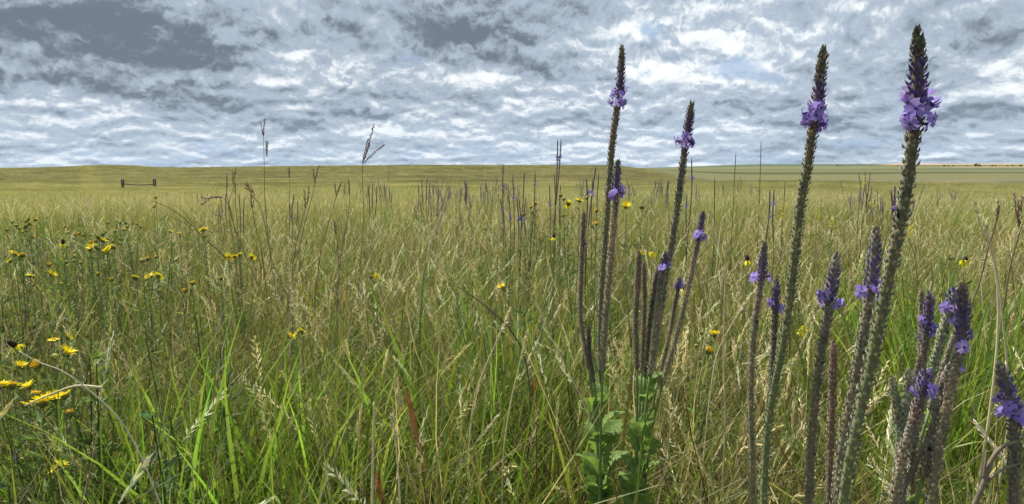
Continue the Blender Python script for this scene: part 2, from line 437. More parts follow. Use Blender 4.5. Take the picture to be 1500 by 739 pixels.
def build_ground():
    az = np.concatenate([np.linspace(-math.pi, -0.95, 24, endpoint=False), np.linspace(-0.95, 0.95, 330, endpoint=False), np.linspace(0.95, math.pi, 25)])
    rr = np.concatenate([[0.0], np.geomspace(0.3, 20000, 210)])
    Rg, Ag = np.meshgrid(rr, az, indexing='ij')
    X = Rg * np.sin(Ag); Y = Rg * np.cos(Ag); Z = terr(X, Y)
    nr, na = X.shape
    i = np.arange(nr - 1)[:, None] * na; j = np.arange(na - 1)[None]
    q = np.stack([i + j, i + na + j, i + na + j + 1, i + j + 1], 2).reshape(-1, 4)[:, ::-1]
    acc = Acc(); acc.add(np.stack([X, Y, Z], 2), (0.2, 0.2, 0.1), quads=q)
    m = bpy.data.materials.new('prairie_ground'); m.use_nodes = True
    t = m.node_tree; t.nodes.clear(); g = NT(t)
    pos = g.n('ShaderNodeNewGeometry').outputs['Position']
    sx, sy, sz = g.n('ShaderNodeSeparateXYZ', {0: pos}).outputs
    n1 = g.step(g.noise(pos, 0.16, 4, 0.6), 0.36, 0.66)
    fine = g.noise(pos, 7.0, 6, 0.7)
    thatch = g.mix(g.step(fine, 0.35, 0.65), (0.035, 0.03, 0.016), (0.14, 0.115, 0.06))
    near = g.mix(n1, (0.20, 0.21, 0.085), (0.34, 0.30, 0.165))
    # streaky patches of the open grassland, long across the view
    st = g.noise(g.v('MULTIPLY', pos, (0.012, 0.03, 0.02)), 1.0, 6, 0.62)
    far = g.mix(g.step(st, 0.38, 0.62), (0.125, 0.122, 0.072), (0.23, 0.20, 0.13))
    sp = g.noise(g.v('MULTIPLY', pos, (0.25, 0.5, 0.3)), 1.0, 6, 0.7)
    far = g.v('SCALE', far, scale=g.step(sp, 0.25, 0.75, 0.72, 1.25))
    mt = g.noise(g.v('MULTIPLY', pos, (0.028, 0.055, 0.0)), 1.0, 6, 0.68)
    far = g.v('SCALE', far, scale=g.step(mt, 0.32, 0.68, 0.7, 1.3))
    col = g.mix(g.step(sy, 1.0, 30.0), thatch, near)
    col = g.mix(g.step(sy, 60.0, 170.0), col, far)
    # cropland on the far plain to the right
    wob = g.m('MULTIPLY', g.m('SUBTRACT', g.noise(g.v('MULTIPLY', pos, (0.0012, 0.003, 0)), 1.0, 4, 0.6), 0.5), 420.0)
    yy = g.m('ADD', sy, wob)
    crop = g.mix(g.step(yy, 560.0, 600.0), far, (0.15, 0.15, 0.075))
    crop = g.mix(g.step(yy, 930.0, 950.0), crop, (0.08, 0.088, 0.045))
    crop = g.mix(g.step(yy, 1120.0, 1150.0), crop, (0.14, 0.15, 0.075))
    crop = g.mix(g.step(yy, 1500.0, 1540.0), crop, (0.105, 0.118, 0.065))
    crop = g.mix(g.step(yy, 1900.0, 1960.0), crop, (0.16, 0.165, 0.085))
    crop = g.mix(g.step(yy, 2900.0, 3000.0), crop, (0.10, 0.125, 0.08))
    slope = g.m('DIVIDE', sx, g.m('MAXIMUM', sy, 1.0))
    tan = g.m('MULTIPLY', g.step(yy, 3600.0, 3750.0), g.step(slope, 0.52, 0.56))
    crop = g.mix(tan, crop, (0.40, 0.27, 0.15))
    tan2 = g.m('MULTIPLY', g.m('MULTIPLY', g.step(yy, 2300.0, 2360.0), g.step(yy, 2700.0, 2640.0)), g.step(slope, 0.62, 0.66))
    crop = g.mix(tan2, crop, (0.30, 0.24, 0.13))
    col = g.mix(g.step(sy, 420.0, 560.0), col, g.mix(g.step(slope, 0.05, 0.12), far, crop))
    w = g.m('ABSOLUTE', g.m('ADD', g.m('ADD', sx, g.m('MULTIPLY', sy, 0.615)), g.m('MULTIPLY', g.m('SUBTRACT', g.noise(pos, 0.03, 4, 0.6), 0.5), 22.0)))
    col = g.mix(g.m('MULTIPLY', g.m('MULTIPLY', g.step(w, 4.5, 0.5), g.step(sy, 12.0, 30.0)), 0.25), col, (0.30, 0.28, 0.11))
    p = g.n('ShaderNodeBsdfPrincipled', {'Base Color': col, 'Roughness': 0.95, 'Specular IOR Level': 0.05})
    bh = g.n('ShaderNodeBump', {'Height': g.noise(pos, 1.2, 8, 0.75), 'Strength': 0.9, 'Distance': 0.35})
    g.put(p.inputs['Normal'], bh.outputs[0])
    t.links.new(p.outputs[0], g.n('ShaderNodeOutputMaterial').inputs[0])
    o = link('ground', acc.mesh('ground', m))
    tag(o, 'rolling prairie ground running out to the horizon with crop fields at right', kind='structure')
build_ground()

# ------------------------------------------------------------------ grass tufts
TUFTS = {}
GREENS = [(0.18, 0.28, 0.035), (0.12, 0.20, 0.025), (0.26, 0.35, 0.05), (0.22, 0.25, 0.05), (0.08, 0.12, 0.02)]
STRAWS = [(0.46, 0.38, 0.19), (0.64, 0.55, 0.33), (0.27, 0.20, 0.09), (0.33, 0.29, 0.12), (0.15, 0.10, 0.05)]

def pick(cols, n): return np.array(cols)[rng.integers(0, len(cols), n)]

def seed_stems(acc, n, rad, hmin, hmax, thick=0.0016, heads=24):
    base = np.zeros((n, 3)); a = rng.uniform(0, 6.28, n); r = rad * np.sqrt(rng.uniform(0, 1, n))
    base[:, 0] = r * np.cos(a); base[:, 1] = r * np.sin(a)
    L = rng.uniform(hmin, hmax, n)
    az = rng.normal(0.3, 1.6, n)
    straw = jitter((1, 1, 1), n, 0.12) * pick([(0.66, 0.57, 0.35), (0.76, 0.68, 0.46), (0.55, 0.47, 0.25), (0.36, 0.37, 0.14)], n)
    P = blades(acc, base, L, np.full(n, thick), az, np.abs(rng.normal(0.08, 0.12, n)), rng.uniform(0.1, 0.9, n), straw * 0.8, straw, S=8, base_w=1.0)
    # nodding, ragged heads along the last stretch
    for k in range(n):
        hl = rng.uniform(0.055, 0.11)
        path = P[k]; m = heads
        seg = L[k]
        f = np.linspace(1 - hl / seg, 1.0, m)
        idx = f * 8; i0 = np.minimum(idx.astype(int), 7); fr = (idx - i0)[:, None]
        pts = path[i0] * (1 - fr) + path[i0 + 1] * fr
        T = norm(path[i0 + 1] - path[i0])
        rnd = rng.normal(0, 1, (m, 3)); side = norm(np.cross(T, rnd))
        open_ = rng.choice([0.25, 0.4, 0.7])
        prof = np.sin(np.linspace(0.35, 2.9, m))
        d = norm(T + side * open_)
        c = jitter(np.minimum(straw[k] * 1.25, 0.8), m, 0.12)
        kites(acc, pts, d, rng.uniform(0.008, 0.014, m) * (0.5 + prof), 0.0031, c)

def tuft_fine(green=True, n=75, rad=0.11, h=(0.28, 0.56), w=0.0026):
    acc = Acc()
    a = rng.uniform(0, 6.28, n); r = rad * np.sqrt(rng.uniform(0, 1, n))
    base = np.stack([r * np.cos(a), r * np.sin(a), np.full(n, -0.02)], 1)
    L = rng.uniform(h[0] * 0.6, h[1], n)
    W = rng.uniform(0.6, 1.3, n) * w
    az = a + rng.normal(0, 0.9, n)
    dry = rng.uniform(0, 1, n) < (0.15 if green else 0.7)
    c1 = np.where(dry[:, None], pick(STRAWS, n), pick(GREENS, n)) * jitter((1, 1, 1), n, 0.25)
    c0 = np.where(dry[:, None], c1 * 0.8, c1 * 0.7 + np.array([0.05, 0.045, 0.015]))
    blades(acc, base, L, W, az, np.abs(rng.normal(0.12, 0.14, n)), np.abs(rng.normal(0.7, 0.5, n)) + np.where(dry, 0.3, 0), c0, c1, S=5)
    return acc

def tuft_mess(n=70, rad=0.16):
    """tangled dry and green blades leaning every way"""
    acc = Acc()
    base = np.stack([rng.normal(0, rad, n), rng.normal(0, rad, n), rng.uniform(0, 0.34, n)], 1)
    L = rng.uniform(0.12, 0.42, n)
    dry = rng.uniform(0, 1, n) < 0.5
    c1 = np.where(dry[:, None], pick(STRAWS + [(0.2, 0.12, 0.06)], n), pick(GREENS, n)) * jitter((1, 1, 1), n, 0.18)
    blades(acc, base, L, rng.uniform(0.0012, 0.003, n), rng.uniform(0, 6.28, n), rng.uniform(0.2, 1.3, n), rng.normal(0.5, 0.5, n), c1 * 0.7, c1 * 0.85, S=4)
    return acc

def tuft_broad(n=14, rad=0.05, h=(0.35, 0.62)):
    acc = Acc()
    a = rng.uniform(0, 6.28, n); r = rad * np.sqrt(rng.uniform(0, 1, n))
    base = np.stack([r * np.cos(a), r * np.sin(a), np.full(n, -0.02)], 1)
    c1 = jitter((0.20, 0.28, 0.055), n, 0.25); c0 = jitter((0.17, 0.22, 0.05), n, 0.2)
    blades(acc, base, rng.uniform(*h, n), rng.uniform(0.0045, 0.010, n), a + rng.normal(0, 0.8, n), np.abs(rng.normal(0.08, 0.12, n)), np.abs(rng.normal(0.45, 0.4, n)), c0, c1, S=8)
    return acc

def tuft_forb(n=4):
    """leafy weeds: an upright stem set with narrow grey-green leaves"""
    acc = Acc()
    for _ in range(n):
        b = np.array([rng.normal(0, 0.05), rng.normal(0, 0.05), 0]); top = b + np.array([rng.normal(0, 0.06), rng.normal(0, 0.06), rng.uniform(0.3, 0.55)])
        path = smooth_path([b, (b + top) / 2 + rng.normal(0, 0.01, 3), top], 8)
        g0 = np.array([(0.12, 0.18, 0.07), (0.15, 0.21, 0.07), (0.10, 0.16, 0.075)][rng.integers(3)])
        tube(acc, path, np.linspace(0.002, 0.001, 8), 4, g0 * 0.8)
        m = 26
        f = rng.uniform(0.25, 1.0, m); pts = path[np.minimum((f * 7).astype(int), 6)] + (path[-1] - path[0]) * 0
        pts = b + (top - b) * f[:, None]
        aa = rng.uniform(0, 6.28, m)
        d = np.stack([np.cos(aa), np.sin(aa), rng.uniform(0.2, 0.9, m)], 1)
        kites(acc, pts, d, rng.uniform(0.02, 0.045, m), rng.uniform(0.006, 0.011, m), jitter(g0, m, 0.15), fold=0.12)
    return acc

def add_variants(key, accs, mat):
    col = bpy.data.collections.new('tufts_' + key)     # never linked to the scene: only the scatter reads it
    for i, a in enumerate(accs):
        col.objects.link(bpy.data.objects.new('%s_%02d' % (key, i), a.mesh('%s_%02d' % (key, i), mat, smooth=False)))
    TUFTS[key] = (col, len(accs))

def accs_seed(k, **kw):
    o = []
    for _ in range(k):
        a = Acc(); seed_stems(a, **kw); o.append(a)
    return o
def tuft_straws(n=16, rad=0.14):
    """stiff bleached stems leaning across one another"""
    acc = Acc()
    for _ in range(n):
        b = np.array([rng.normal(0, rad), rng.normal(0, rad), rng.uniform(0, 0.15)]); a = rng.uniform(0, 6.28); le = abs(rng.normal(0.35, 0.35)); L = rng.uniform(0.25, 0.6)
        e = b + L * np.array([math.sin(le) * math.cos(a), math.sin(le) * math.sin(a), math.cos(le)])
        m = (b + e) / 2 + rng.normal(0, 0.02, 3)
        tube(acc, smooth_path([b, m, e], 6), np.linspace(0.0011, 0.0005, 6), 3, jitter(pick(STRAWS + [(0.7, 0.64, 0.46)], 1)[0], 1, 0.15)[0])
    return acc
add_variants('straws', [tuft_straws() for _ in range(6)], M_STRAW)
add_variants('green', [tuft_fine(True) for _ in range(6)], M_GRASS)
add_variants('dry', [tuft_fine(False, 65) for _ in range(5)], M_GRASS)
add_variants('mess', [tuft_mess() for _ in range(6)], M_GRASS)
add_variants('broad', [tuft_broad() for _ in range(4)], M_GRASS)
add_variants('forb', [tuft_forb() for _ in range(4)], M_LEAF)
add_variants('seed', accs_seed(8, n=5, rad=0.12, hmin=0.45, hmax=0.70), M_STRAW)
def tuft_patch(green, n=420, rad=0.5, w=0.006):
    acc = tuft_fine(green, n, rad, (0.3, 0.56), w)
    seed_stems(acc, 14, rad, 0.45, 0.66, 0.003, 7)
    return acc
add_variants('patch', [tuft_patch(i % 2 == 0) for i in range(8)], M_GRASS)
def tuft_far(n=520, rad=1.3, w=0.013):
    acc = tuft_fine(False, n, rad, (0.35, 0.62), w)
    return acc
add_variants('far', [tuft_far() for _ in range(4)], M_GRASS)

def scatter(name, key, pts, smin=0.85, smax=1.15, label='', tilt=0.06):
    col, nv = TUFTS[key]
    n = len(pts)
    me = bpy.data.meshes.new(name)
    me.vertices.add(n); me.vertices.foreach_set('co', np.asarray(pts, dtype=np.float32).ravel())
    def att(nm, ty, data, f='value'):
        a = me.attributes.new(nm, ty, 'POINT'); a.data.foreach_set(f, data)
    rot = np.stack([rng.normal(0, tilt, n), rng.normal(0, tilt, n), rng.uniform(0, 6.283, n)], 1).astype(np.float32)
    att('turn', 'FLOAT_VECTOR', rot.ravel(), 'vector')
    sc = rng.uniform(smin, smax, n).astype(np.float32)
    att('size', 'FLOAT', sc)
    att('which', 'INT', rng.integers(0, nv, n).astype(np.int32))
    o = link(name, me)
    ng = bpy.data.node_groups.new('scatter_' + name, 'GeometryNodeTree')
    ng.interface.new_socket('Geometry', in_out='INPUT', socket_type='NodeSocketGeometry')
    ng.interface.new_socket('Geometry', in_out='OUTPUT', socket_type='NodeSocketGeometry')
    N = ng.nodes; Lk = ng.links.new
    gi = N.new('NodeGroupInput'); go = N.new('NodeGroupOutput')
    ci = N.new('GeometryNodeCollectionInfo'); ci.inputs['Collection'].default_value = col
    ci.inputs['Separate Children'].default_value = True; ci.inputs['Reset Children'].default_value = True
    ip = N.new('GeometryNodeInstanceOnPoints')
    def na(nm, dt):
        a = N.new('GeometryNodeInputNamedAttribute'); a.data_type = dt; a.inputs['Name'].default_value = nm; return a.outputs['Attribute']
    e2r = N.new('FunctionNodeEulerToRotation')
    Lk(na('turn', 'FLOAT_VECTOR'), e2r.inputs[0])
    Lk(gi.outputs[0], ip.inputs['Points']); Lk(ci.outputs[0], ip.inputs['Instance'])
    ip.inputs['Pick Instance'].default_value = True
    Lk(na('which', 'INT'), ip.inputs['Instance Index']); Lk(e2r.outputs[0], ip.inputs['Rotation']); Lk(na('size', 'FLOAT'), ip.inputs['Scale'])
    Lk(ip.outputs[0], go.inputs[0])
    md = o.modifiers.new('scatter', 'NODES'); md.node_group = ng
    tag(o, label, 'grass', kind='stuff')
    return o

def wedge(n, r0, r1, half=0.86):
    a = rng.uniform(-half, half, n); r = np.sqrt(rng.uniform(r0 * r0, r1 * r1, n))
    return r * np.sin(a), r * np.cos(a)

def greenness(x, y):
    """-1 dry .. 1 green, following where the photograph is fresh or straw-coloured"""
    px = 750 + 1000 * x / np.maximum(y, 0.1)
    g = 0.6 * vnoise(x, y, 0.8) + 0.5 * vnoise(x, y, 3.0)
    def B(cx, cy, s, a): return a * np.exp(-((px - cx) / s) ** 2 - ((y - cy) / (0.25 * cy + 0.2)) ** 2)
    g = g + B(700, 1.5, 220, 1.0) + B(330, 1.35, 200, 0.9) + B(30, 5.0, 130, 1.2) + B(1350, 1.8, 150, 1.3) + B(800, 3.5, 150, 0.5) + B(1150, 5, 300, 0.5)
    g = g - B(150, 9.0, 300, 1.2) - B(1000, 1.5, 120, 0.4) - B(600, 2.3, 200, 0.4) - B(1100, 1.3, 150, 0.4) - B(400, 3.0, 200, .2)
    return g

def P3(x, y, sink=0.0): return np.stack([x, y, terr(x, y) - sink], 1)

def near_grass():
    # 0.5 - 5 m: single tufts
    x, y = wedge(2300, 0.45, 4.6); gr = greenness(x, y); k = rng.uniform(-0.6, 0.6, len(x)) < gr
    scatter('green_grass', 'green', P3(x[k], y[k]), 0.8, 1.15, 'fine green grass filling the meadow in front')
    scatter('dry_grass', 'dry', P3(x[~k], y[~k]), 0.8, 1.1, 'straw-coloured grass standing among the green')
    x, y = wedge(1500, 0.6, 4.6)
    scatter('tangled_grass', 'mess', P3(x, y), 0.8, 1.15, 'tangle of dead and green blades low in the meadow')
    x, y = wedge(620, 0.75, 6.0); gr = greenness(x, y); k = rng.uniform(-1.2, 1.2, len(x)) > gr * 0.7
    scatter('bleached_stems', 'straws', P3(x[k], y[k]), 0.8, 1.15, 'stiff bleached stems leaning through the grass')
    x, y = wedge(2200, 0.85, 6.0); gr = greenness(x, y); k = rng.uniform(-1.0, 1.4, len(x)) > gr
    scatter('seeding_grass', 'seed', P3(x[k], y[k]), 0.85, 1.1, 'pale seed heads of grass nodding over the meadow')
    x, y = wedge(260, 0.8, 4.5); gr = greenness(x, y); k = gr > 0.35
    hx, hy = [], []
    for px, yy, n, s in [(240, 1.15, 10, 0.14), (390, 1.25, 12, 0.15), (150, 1.2, 8, .14), (420, 1.7, 3, 0.1), (130, 1.2, 3, 0.1), (1340, 1.75, 16, 0.25), (1300, 2.3, 12, 0.3), (560, 1.3, 3, 0.1), (480, 1.2, 4, .1), (620, 1.2, 4, .12), (80, 1.1, 4, .1), (300, 1.1, 5, .12), (760, 1.2, 6, .15), (650, 1.25, 8, .15), (560, 1.15, 5, .12), (1400, 1.6, 10, .2), (1440, 2.0, 6, 0.2), (330, 1.5, 4, 0.15)]:
        hx.append((px - 750) / 1000 * yy + rng.normal(0, s, n)); hy.append(yy + rng.normal(0, s, n))
    hx = np.concatenate([x[k]] + hx); hy = np.concatenate([y[k]] + hy)
    scatter('broad_grass', 'broad', P3(hx, hy), 0.8, 1.15, 'broad bright green blades of taller grass')
    tx, ty = [], []
    for px_, yy, n, s in [(1350, 1.9, 34, 0.2), (1290, 2.3, 16, 0.2), (1430, 2.1, 14, 0.2), (720, 1.5, 10, 0.16), (820, 1.6, 8, 0.12), (400, 1.45, 8, 0.12), (260, 1.3, 6, 0.1)]:
        tx.append((px_ - 750) / 1000 * yy + rng.normal(0, s, n)); ty.append(yy + rng.normal(0, s, n))
    tx = np.concatenate(tx); ty = np.concatenate(ty)
    scatter('tall_green_grass', 'broad', P3(tx, ty), 1.05, 1.3, 'tall broad-bladed green grass behind the lower right flowers')
    x, y = wedge(420, 1.0, 6.0); px = 750 + 1000 * x / y
    k = (rng.uniform(0, 1, len(x)) < 0.25) | ((px < 330) & (y > 2)) | (np.abs(px - 800) < 130) & (y > 2)
    wx, wy = [x[k]], [y[k]]
    for px_, yy, n, s in [(30, 3.9, 34, 0.45), (150, 3.3, 18, 0.4), (90, 1.1, 16, 0.16), (20, 1.15, 14, 0.12), (60, 2.6, 10, 0.25)]:
        wx.append((px_ - 750) / 1000 * yy + rng.normal(0, s, n)); wy.append(yy + rng.normal(0, s, n))
    wx = np.concatenate(wx); wy = np.concatenate(wy)
    scatter('leafy_weeds', 'forb', P3(wx, wy), 0.8, 1.2, 'leafy grey-green weeds mixed into the grass')['category'] = 'weeds'

def mid_grass():
    x, y = wedge(5200, 4.2, 14)
    gr = greenness(x, y); k = rng.uniform(-0.6, 0.9, len(x)) < gr
    scatter('green_meadow', 'green', P3(x[k], y[k]), 0.9, 1.25, 'green grass of the middle distance')
    scatter('dry_meadow', 'dry', P3(x[~k], y[~k]), 0.9, 1.2, 'dry grass of the middle distance')
    x, y = wedge(4200, 4.6, 24)
    scatter('seeding_meadow', 'seed', P3(x, y), 0.9, 1.15, 'seed heads catching light in the middle distance')
    x, y = wedge(9000, 8, 45)
    scatter('prairie_grass', 'patch', P3(x, y), 0.85, 1.15, 'prairie grass thinning into the distance')
    x, y = wedge(9000, 200, 460, 0.8)
    scatter('hillside_grass', 'far', P3(x, y, 0.2), 1.5, 2.2, 'grass on the far slope up to the skyline')
    x, y = wedge(16000, 35, 230)
    scatter('distant_prairie', 'far', P3(x, y, 0.1), 0.8, 1.1, 'far prairie grass below the skyline')
near_grass(); mid_grass()

# ------------------------------------------------------------------ hoary vervain
GREY_GREEN = (0.29, 0.31, 0.15); GREEN_HAIRY = (0.25, 0.30, 0.11); MAUVE = (0.34, 0.285, 0.185); PALE = (0.33, 0.35, 0.23)
DARKTIP = (0.15, 0.135, 0.10); BUD = (0.09, 0.05, 0.27); LAV = (0.38, 0.27, 0.84)

def flower_mesh(seed, k=1.0):
    """one small five-lobed flower about a centimetre across, facing +z"""
    r_ = np.random.default_rng(seed)
    acc = Acc()
    path = np.array([(0, 0, -0.0045), (0.0002, 0, -0.002), (0, 0, 0.0)])
    tube(acc, path, [0.0006, 0.0009, 0.0013], 6, np.array((0.16, 0.09, 0.42)))
    for i in range(5):
        a = i * 2 * math.pi / 5 + r_.normal(0, 0.12); L = 0.0058 * r_.uniform(0.85, 1.12); w = 0.0028
        e = np.array([math.cos(a), math.sin(a), 0]); s = np.array([-math.sin(a), math.cos(a), 0]); u = np.array([0, 0, 1.0])
        dr = r_.uniform(-0.6, 0.25)
        def pt(f, q, z): return e * L * f + s * w * q + u * (z + dr * L * f * f)
        v = [pt(0.15, -0.25, 0), pt(0.15, 0.25, 0), pt(0.6, -0.85, 0.0004), pt(0.6, 0, -0.0002), pt(0.6, 0.85, 0.0004), pt(0.98, -0.75, -0.0002), pt(0.86, 0, -0.0004), pt(0.98, 0.75, -0.0002)]
        c = [(0.42, 0.34, 0.80)] * 2 + [LAV] * 6
        acc.add(v, np.array(c) * r_.uniform(0.88, 1.12), quads=[(0, 2, 3, 1), (2, 5, 6, 3), (3, 6, 7, 4)], tris=[(1, 3, 4)])
    return acc.mesh('flower', M_PETAL)
FLOWERS = [flower_mesh(s) for s in range(6)]

def leaf_mesh(seed):
    """ovate toothed leaf, base at the origin, pointing along +x, 48 mm long"""
    r_ = np.random.default_rng(seed); n = 13
    t = np.linspace(0, 1, n); L = 0.05
    hw = 0.0145 * np.sin(np.pi * t ** 0.8) ** 0.75 + 0.001
    hw = hw * (1 + 0.16 * np.where(np.arange(n) % 2 == 0, 1, -1) * (t > 0.12))
    x = t * L; z = 0.010 * np.sin(t * 2.2) - 0.016 * t ** 2 * r_.uniform(0.2, 1.0)
    acc = Acc(); rows = []
    for q in (-1, -0.5, 0, 0.5, 1):
        y = hw * q; zz = z + np.abs(q) * 0.0045 * np.sin(np.pi * t) + (0.0011 * np.sin(np.arange(n) * 3.14159) if abs(q) == 0.5 else 0) + (0.0012 * (np.arange(n) % 2) if abs(q) == 0.5 else 0)
        rows.append(np.stack([x, y, zz], 1))
    v = np.stack(rows, 1)
    g = np.array((0.19, 0.29, 0.08)) * r_.uniform(0.85, 1.15)
    c = np.tile(g, (n, 5, 1)); c[:, 2] = g * 1.25
    i = np.arange(n - 1)[:, None] * 5; j = np.arange(4)[None]
    acc.add(v, c.reshape(-1, 3), quads=np.stack([i + j, i + 5 + j, i + 6 + j, i + 1 + j], 2).reshape(-1, 4))
    return acc.mesh('leaf', M_LEAF)
LEAVES = [leaf_mesh(s) for s in range(5)]

def lerp3(stops, t):
    xs = [s[0] for s in stops]; cs = np.array([s[1] for s in stops])
    return np.stack([np.interp(t, xs, cs[:, k]) for k in range(3)], -1)

def flower_spike(path, r, pal, fz, origin, parent, nflow=10, hairs=True, dens=1.0, loose=1.0, fsize=1.0, buds=True, name='flower_spike'):
    """path: points from the tip downward; r: radius in metres; fz: (start, end) of the flowering zone in metres below the tip"""
    r = r * 0.93
    d = np.linalg.norm(np.diff(path, axis=0), axis=1); s = np.concatenate([[0], np.cumsum(d)]); tot = s[-1]
    T, A, B = frames(path)
    acc = Acc()
    core = 0.68 * r * np.clip(0.25 + s / (2.2 * r), 0, 1)
    tube(acc, path, core, 8, lerp3(pal, s) * 0.8)
    # calyces packed in a spiral, looser further down
    step = 0.0005 / dens * (r / 0.0055)
    ss = []; x = 0.0002
    while x < tot:
        ss.append(x); x += step * (1 + 0.9 * loose * min(x / 0.25, 1.0))
    ss = np.array(ss); n = len(ss)
    ang = np.arange(n) * 2.39996 + rng.normal(0, 0.12, n)
    def along(v, q): return np.stack([np.interp(q, s, v[:, k]) for k in range(3)], 1)
    c0 = along(path, ss); a = norm(along(A, ss)); b = norm(along(B, ss)); tt = norm(along(T, ss))
    rad = a * np.cos(ang)[:, None] + b * np.sin(ang)[:, None]
    rc = np.interp(ss, s, core)[:, None]
    inbud = sstep(ss, fz[0] - 0.032, fz[0] - 0.004) * (1 - sstep(ss, fz[0] + 0.008, fz[1] + 0.004)) if buds else np.zeros(n)
    out = np.interp(ss, [0, 0.02, 0.2, 0.5], [0.2, 0.35, 0.5, 0.75]) * rng.uniform(0.6, 1.5, n) + 0.4 * inbud
    dirs = norm(-tt * 1.0 + rad * out[:, None] + rng.normal(0, 0.12, (n, 3)))
    ln = r * np.interp(ss, [0, 0.03, 0.3], [0.85, 0.95, 1.0]) * rng.uniform(0.75, 1.3, n) * (1 + 0.25 * inbud)
    wd = r * 0.62 * rng.uniform(0.85, 1.15, n)
    drift = np.interp(ss, np.linspace(0, tot, 14), rng.normal(0, 0.16, 14))[:, None]
    col = lerp3(pal, ss) * (1 + rng.normal(0, 0.26, (n, 1)) + drift) * (1 + drift * np.array([[0.5, -0.3, -0.2]]))
    dead = rng.uniform(0, 1, n) < 0.12
    col[dead] = np.array((0.30, 0.21, 0.12)) * rng.uniform(0.5, 1.1, (dead.sum(), 1))
    k = (inbud * rng.uniform(0.4, 1.2, n))[:, None].clip(0, 1)
    col = col * (1 - k) + np.array(BUD) * rng.uniform(0.7, 1.5, (n, 1)) * k
    # each calyx: a rounded five-sided pod
    p0 = c0 + rad * rc * 0.85
    sd = norm(np.cross(dirs, rad)); ud = np.cross(sd, dirs)
    L = ln[:, None]; W = wd[:, None]
    v = np.stack([p0, p0 + dirs * L * 0.45 + sd * W * 0.5, p0 + dirs * L * 0.5 - ud * W * -0.45 * np.sign((ud * rad).sum(1, keepdims=True)), p0 + dirs * L * 0.45 - sd * W * 0.5, p0 + dirs * L, p0 + dirs * L * 0.8 + sd * W * 0.3, p0 + dirs * L * 0.8 - sd * W * 0.3], 1)
    cc = np.repeat(col, 7, axis=0).reshape(n, 7, 3).copy(); cc[:, 4:] *= 1.25
    bi = (np.arange(n) * 7)[:, None]
    tr = np.concatenate([bi + np.array([q]) for q in ((0, 1, 2), (0, 2, 3), (1, 5, 2), (2, 6, 3), (5, 4, 2), (2, 4, 6))])
    acc.add(v, cc.reshape(-1, 3), tris=tr)
    if hairs:
        m = int(tot / 0.00028 * min(1.0, dens))
        hs = rng.uniform(0, tot, m); ha = rng.uniform(0, 6.283, m)
        hc = along(path, hs); hr = norm(along(A, hs)) * np.cos(ha)[:, None] + norm(along(B, hs)) * np.sin(ha)[:, None]
        ht = norm(along(T, hs))
        hp = hc + hr * (np.interp(hs, s, core)[:, None] + r * 0.32)
        hd = norm(hr * 1.0 - ht * rng.uniform(-0.1, 0.9, (m, 1)) + rng.normal(0, 0.25, (m, 3)))
        hl = rng.uniform(0.0011, 0.0024, m)[:, None]; hw = norm(np.cross(hd, rng.normal(0, 1, (m, 3)))) * 0.00011
        hv = np.stack([hp - hw, hp + hw, hp + hd * hl], 1)
        acc.add(hv, np.repeat(lerp3(pal, hs) * 0.8 + 0.18, 3, axis=0), tris=np.arange(m * 3).reshape(-1, 3))
    o = link(name, acc.mesh(name, M_SPIKE, origin), parent)
    # open flowers
    for i in range(max(0, int(nflow * 0.8 + 0.5))):
        q = fz[0] + (fz[1] - fz[0]) * rng.uniform(0, 1) ** 0.7; an = i * 2.4 + rng.normal(0, 0.4)
        c = np.array([np.interp(q, s, path[:, k]) for k in range(3)]); ai = np.array([np.interp(q, s, A[:, k]) for k in range(3)]); bi_ = np.array([np.interp(q, s, B[:, k]) for k in range(3)]); ti = np.array([np.interp(q, s, T[:, k]) for k in range(3)])
        rd = ai * math.cos(an) + bi_ * math.sin(an)
        dd = Vector(rd * 1.0 - ti * rng.uniform(-0.7, 0.6) + rng.normal(0, 0.2, 3)).normalized()
        f = link('flower', FLOWERS[rng.integers(6)], o)
        f.matrix_local = Matrix.LocRotScale(Vector(c + rd * r * rng.uniform(1.4, 2.3) - np.array(origin)), dd.to_track_quat('Z', 'Y') @ Matrix.Rotation(rng.uniform(0, 6.28), 4, 'Z').to_quaternion(), Vector((1, 1, 1)) * fsize * 1.12 * rng.uniform(0.75, 1.25))
    return o

def px_path(pts, Y, n=60, dy=0.0):
    """points in the photograph, tip first, laid on an upright plane Y metres ahead; dy bends the foot toward or away"""
    m = len(pts)
    W = [np.array(at(p[0], p[1], Y + dy * (i / (m - 1)))) for i, p in enumerate(pts)]
    return smooth_path(W, n)

def to_base(path, base, n=16):
    """continue a stem from the end of the path down to the foot of the plant"""
    e = path[-1]; d = norm(path[-1] - path[-4])
    L = np.linalg.norm(base - e)
    c1 = e + d * L * 0.22; c2 = base + np.array([0, 0, L * 0.35])
    t = np.linspace(0, 1, n)[:, None]
    return (1 - t) ** 3 * e + 3 * (1 - t) ** 2 * t * c1 + 3 * (1 - t) * t * t * c2 + t ** 3 * base

def stem_part(path, parent, origin, r0=0.0016, r1=0.0024, col=(0.16, 0.21, 0.08), name='stem'):
    acc = Acc(); tube(acc, path, np.linspace(r0, r1, len(path)), 7, np.array(col))
    return link(name, acc.mesh(name, M_CULM, origin), parent)

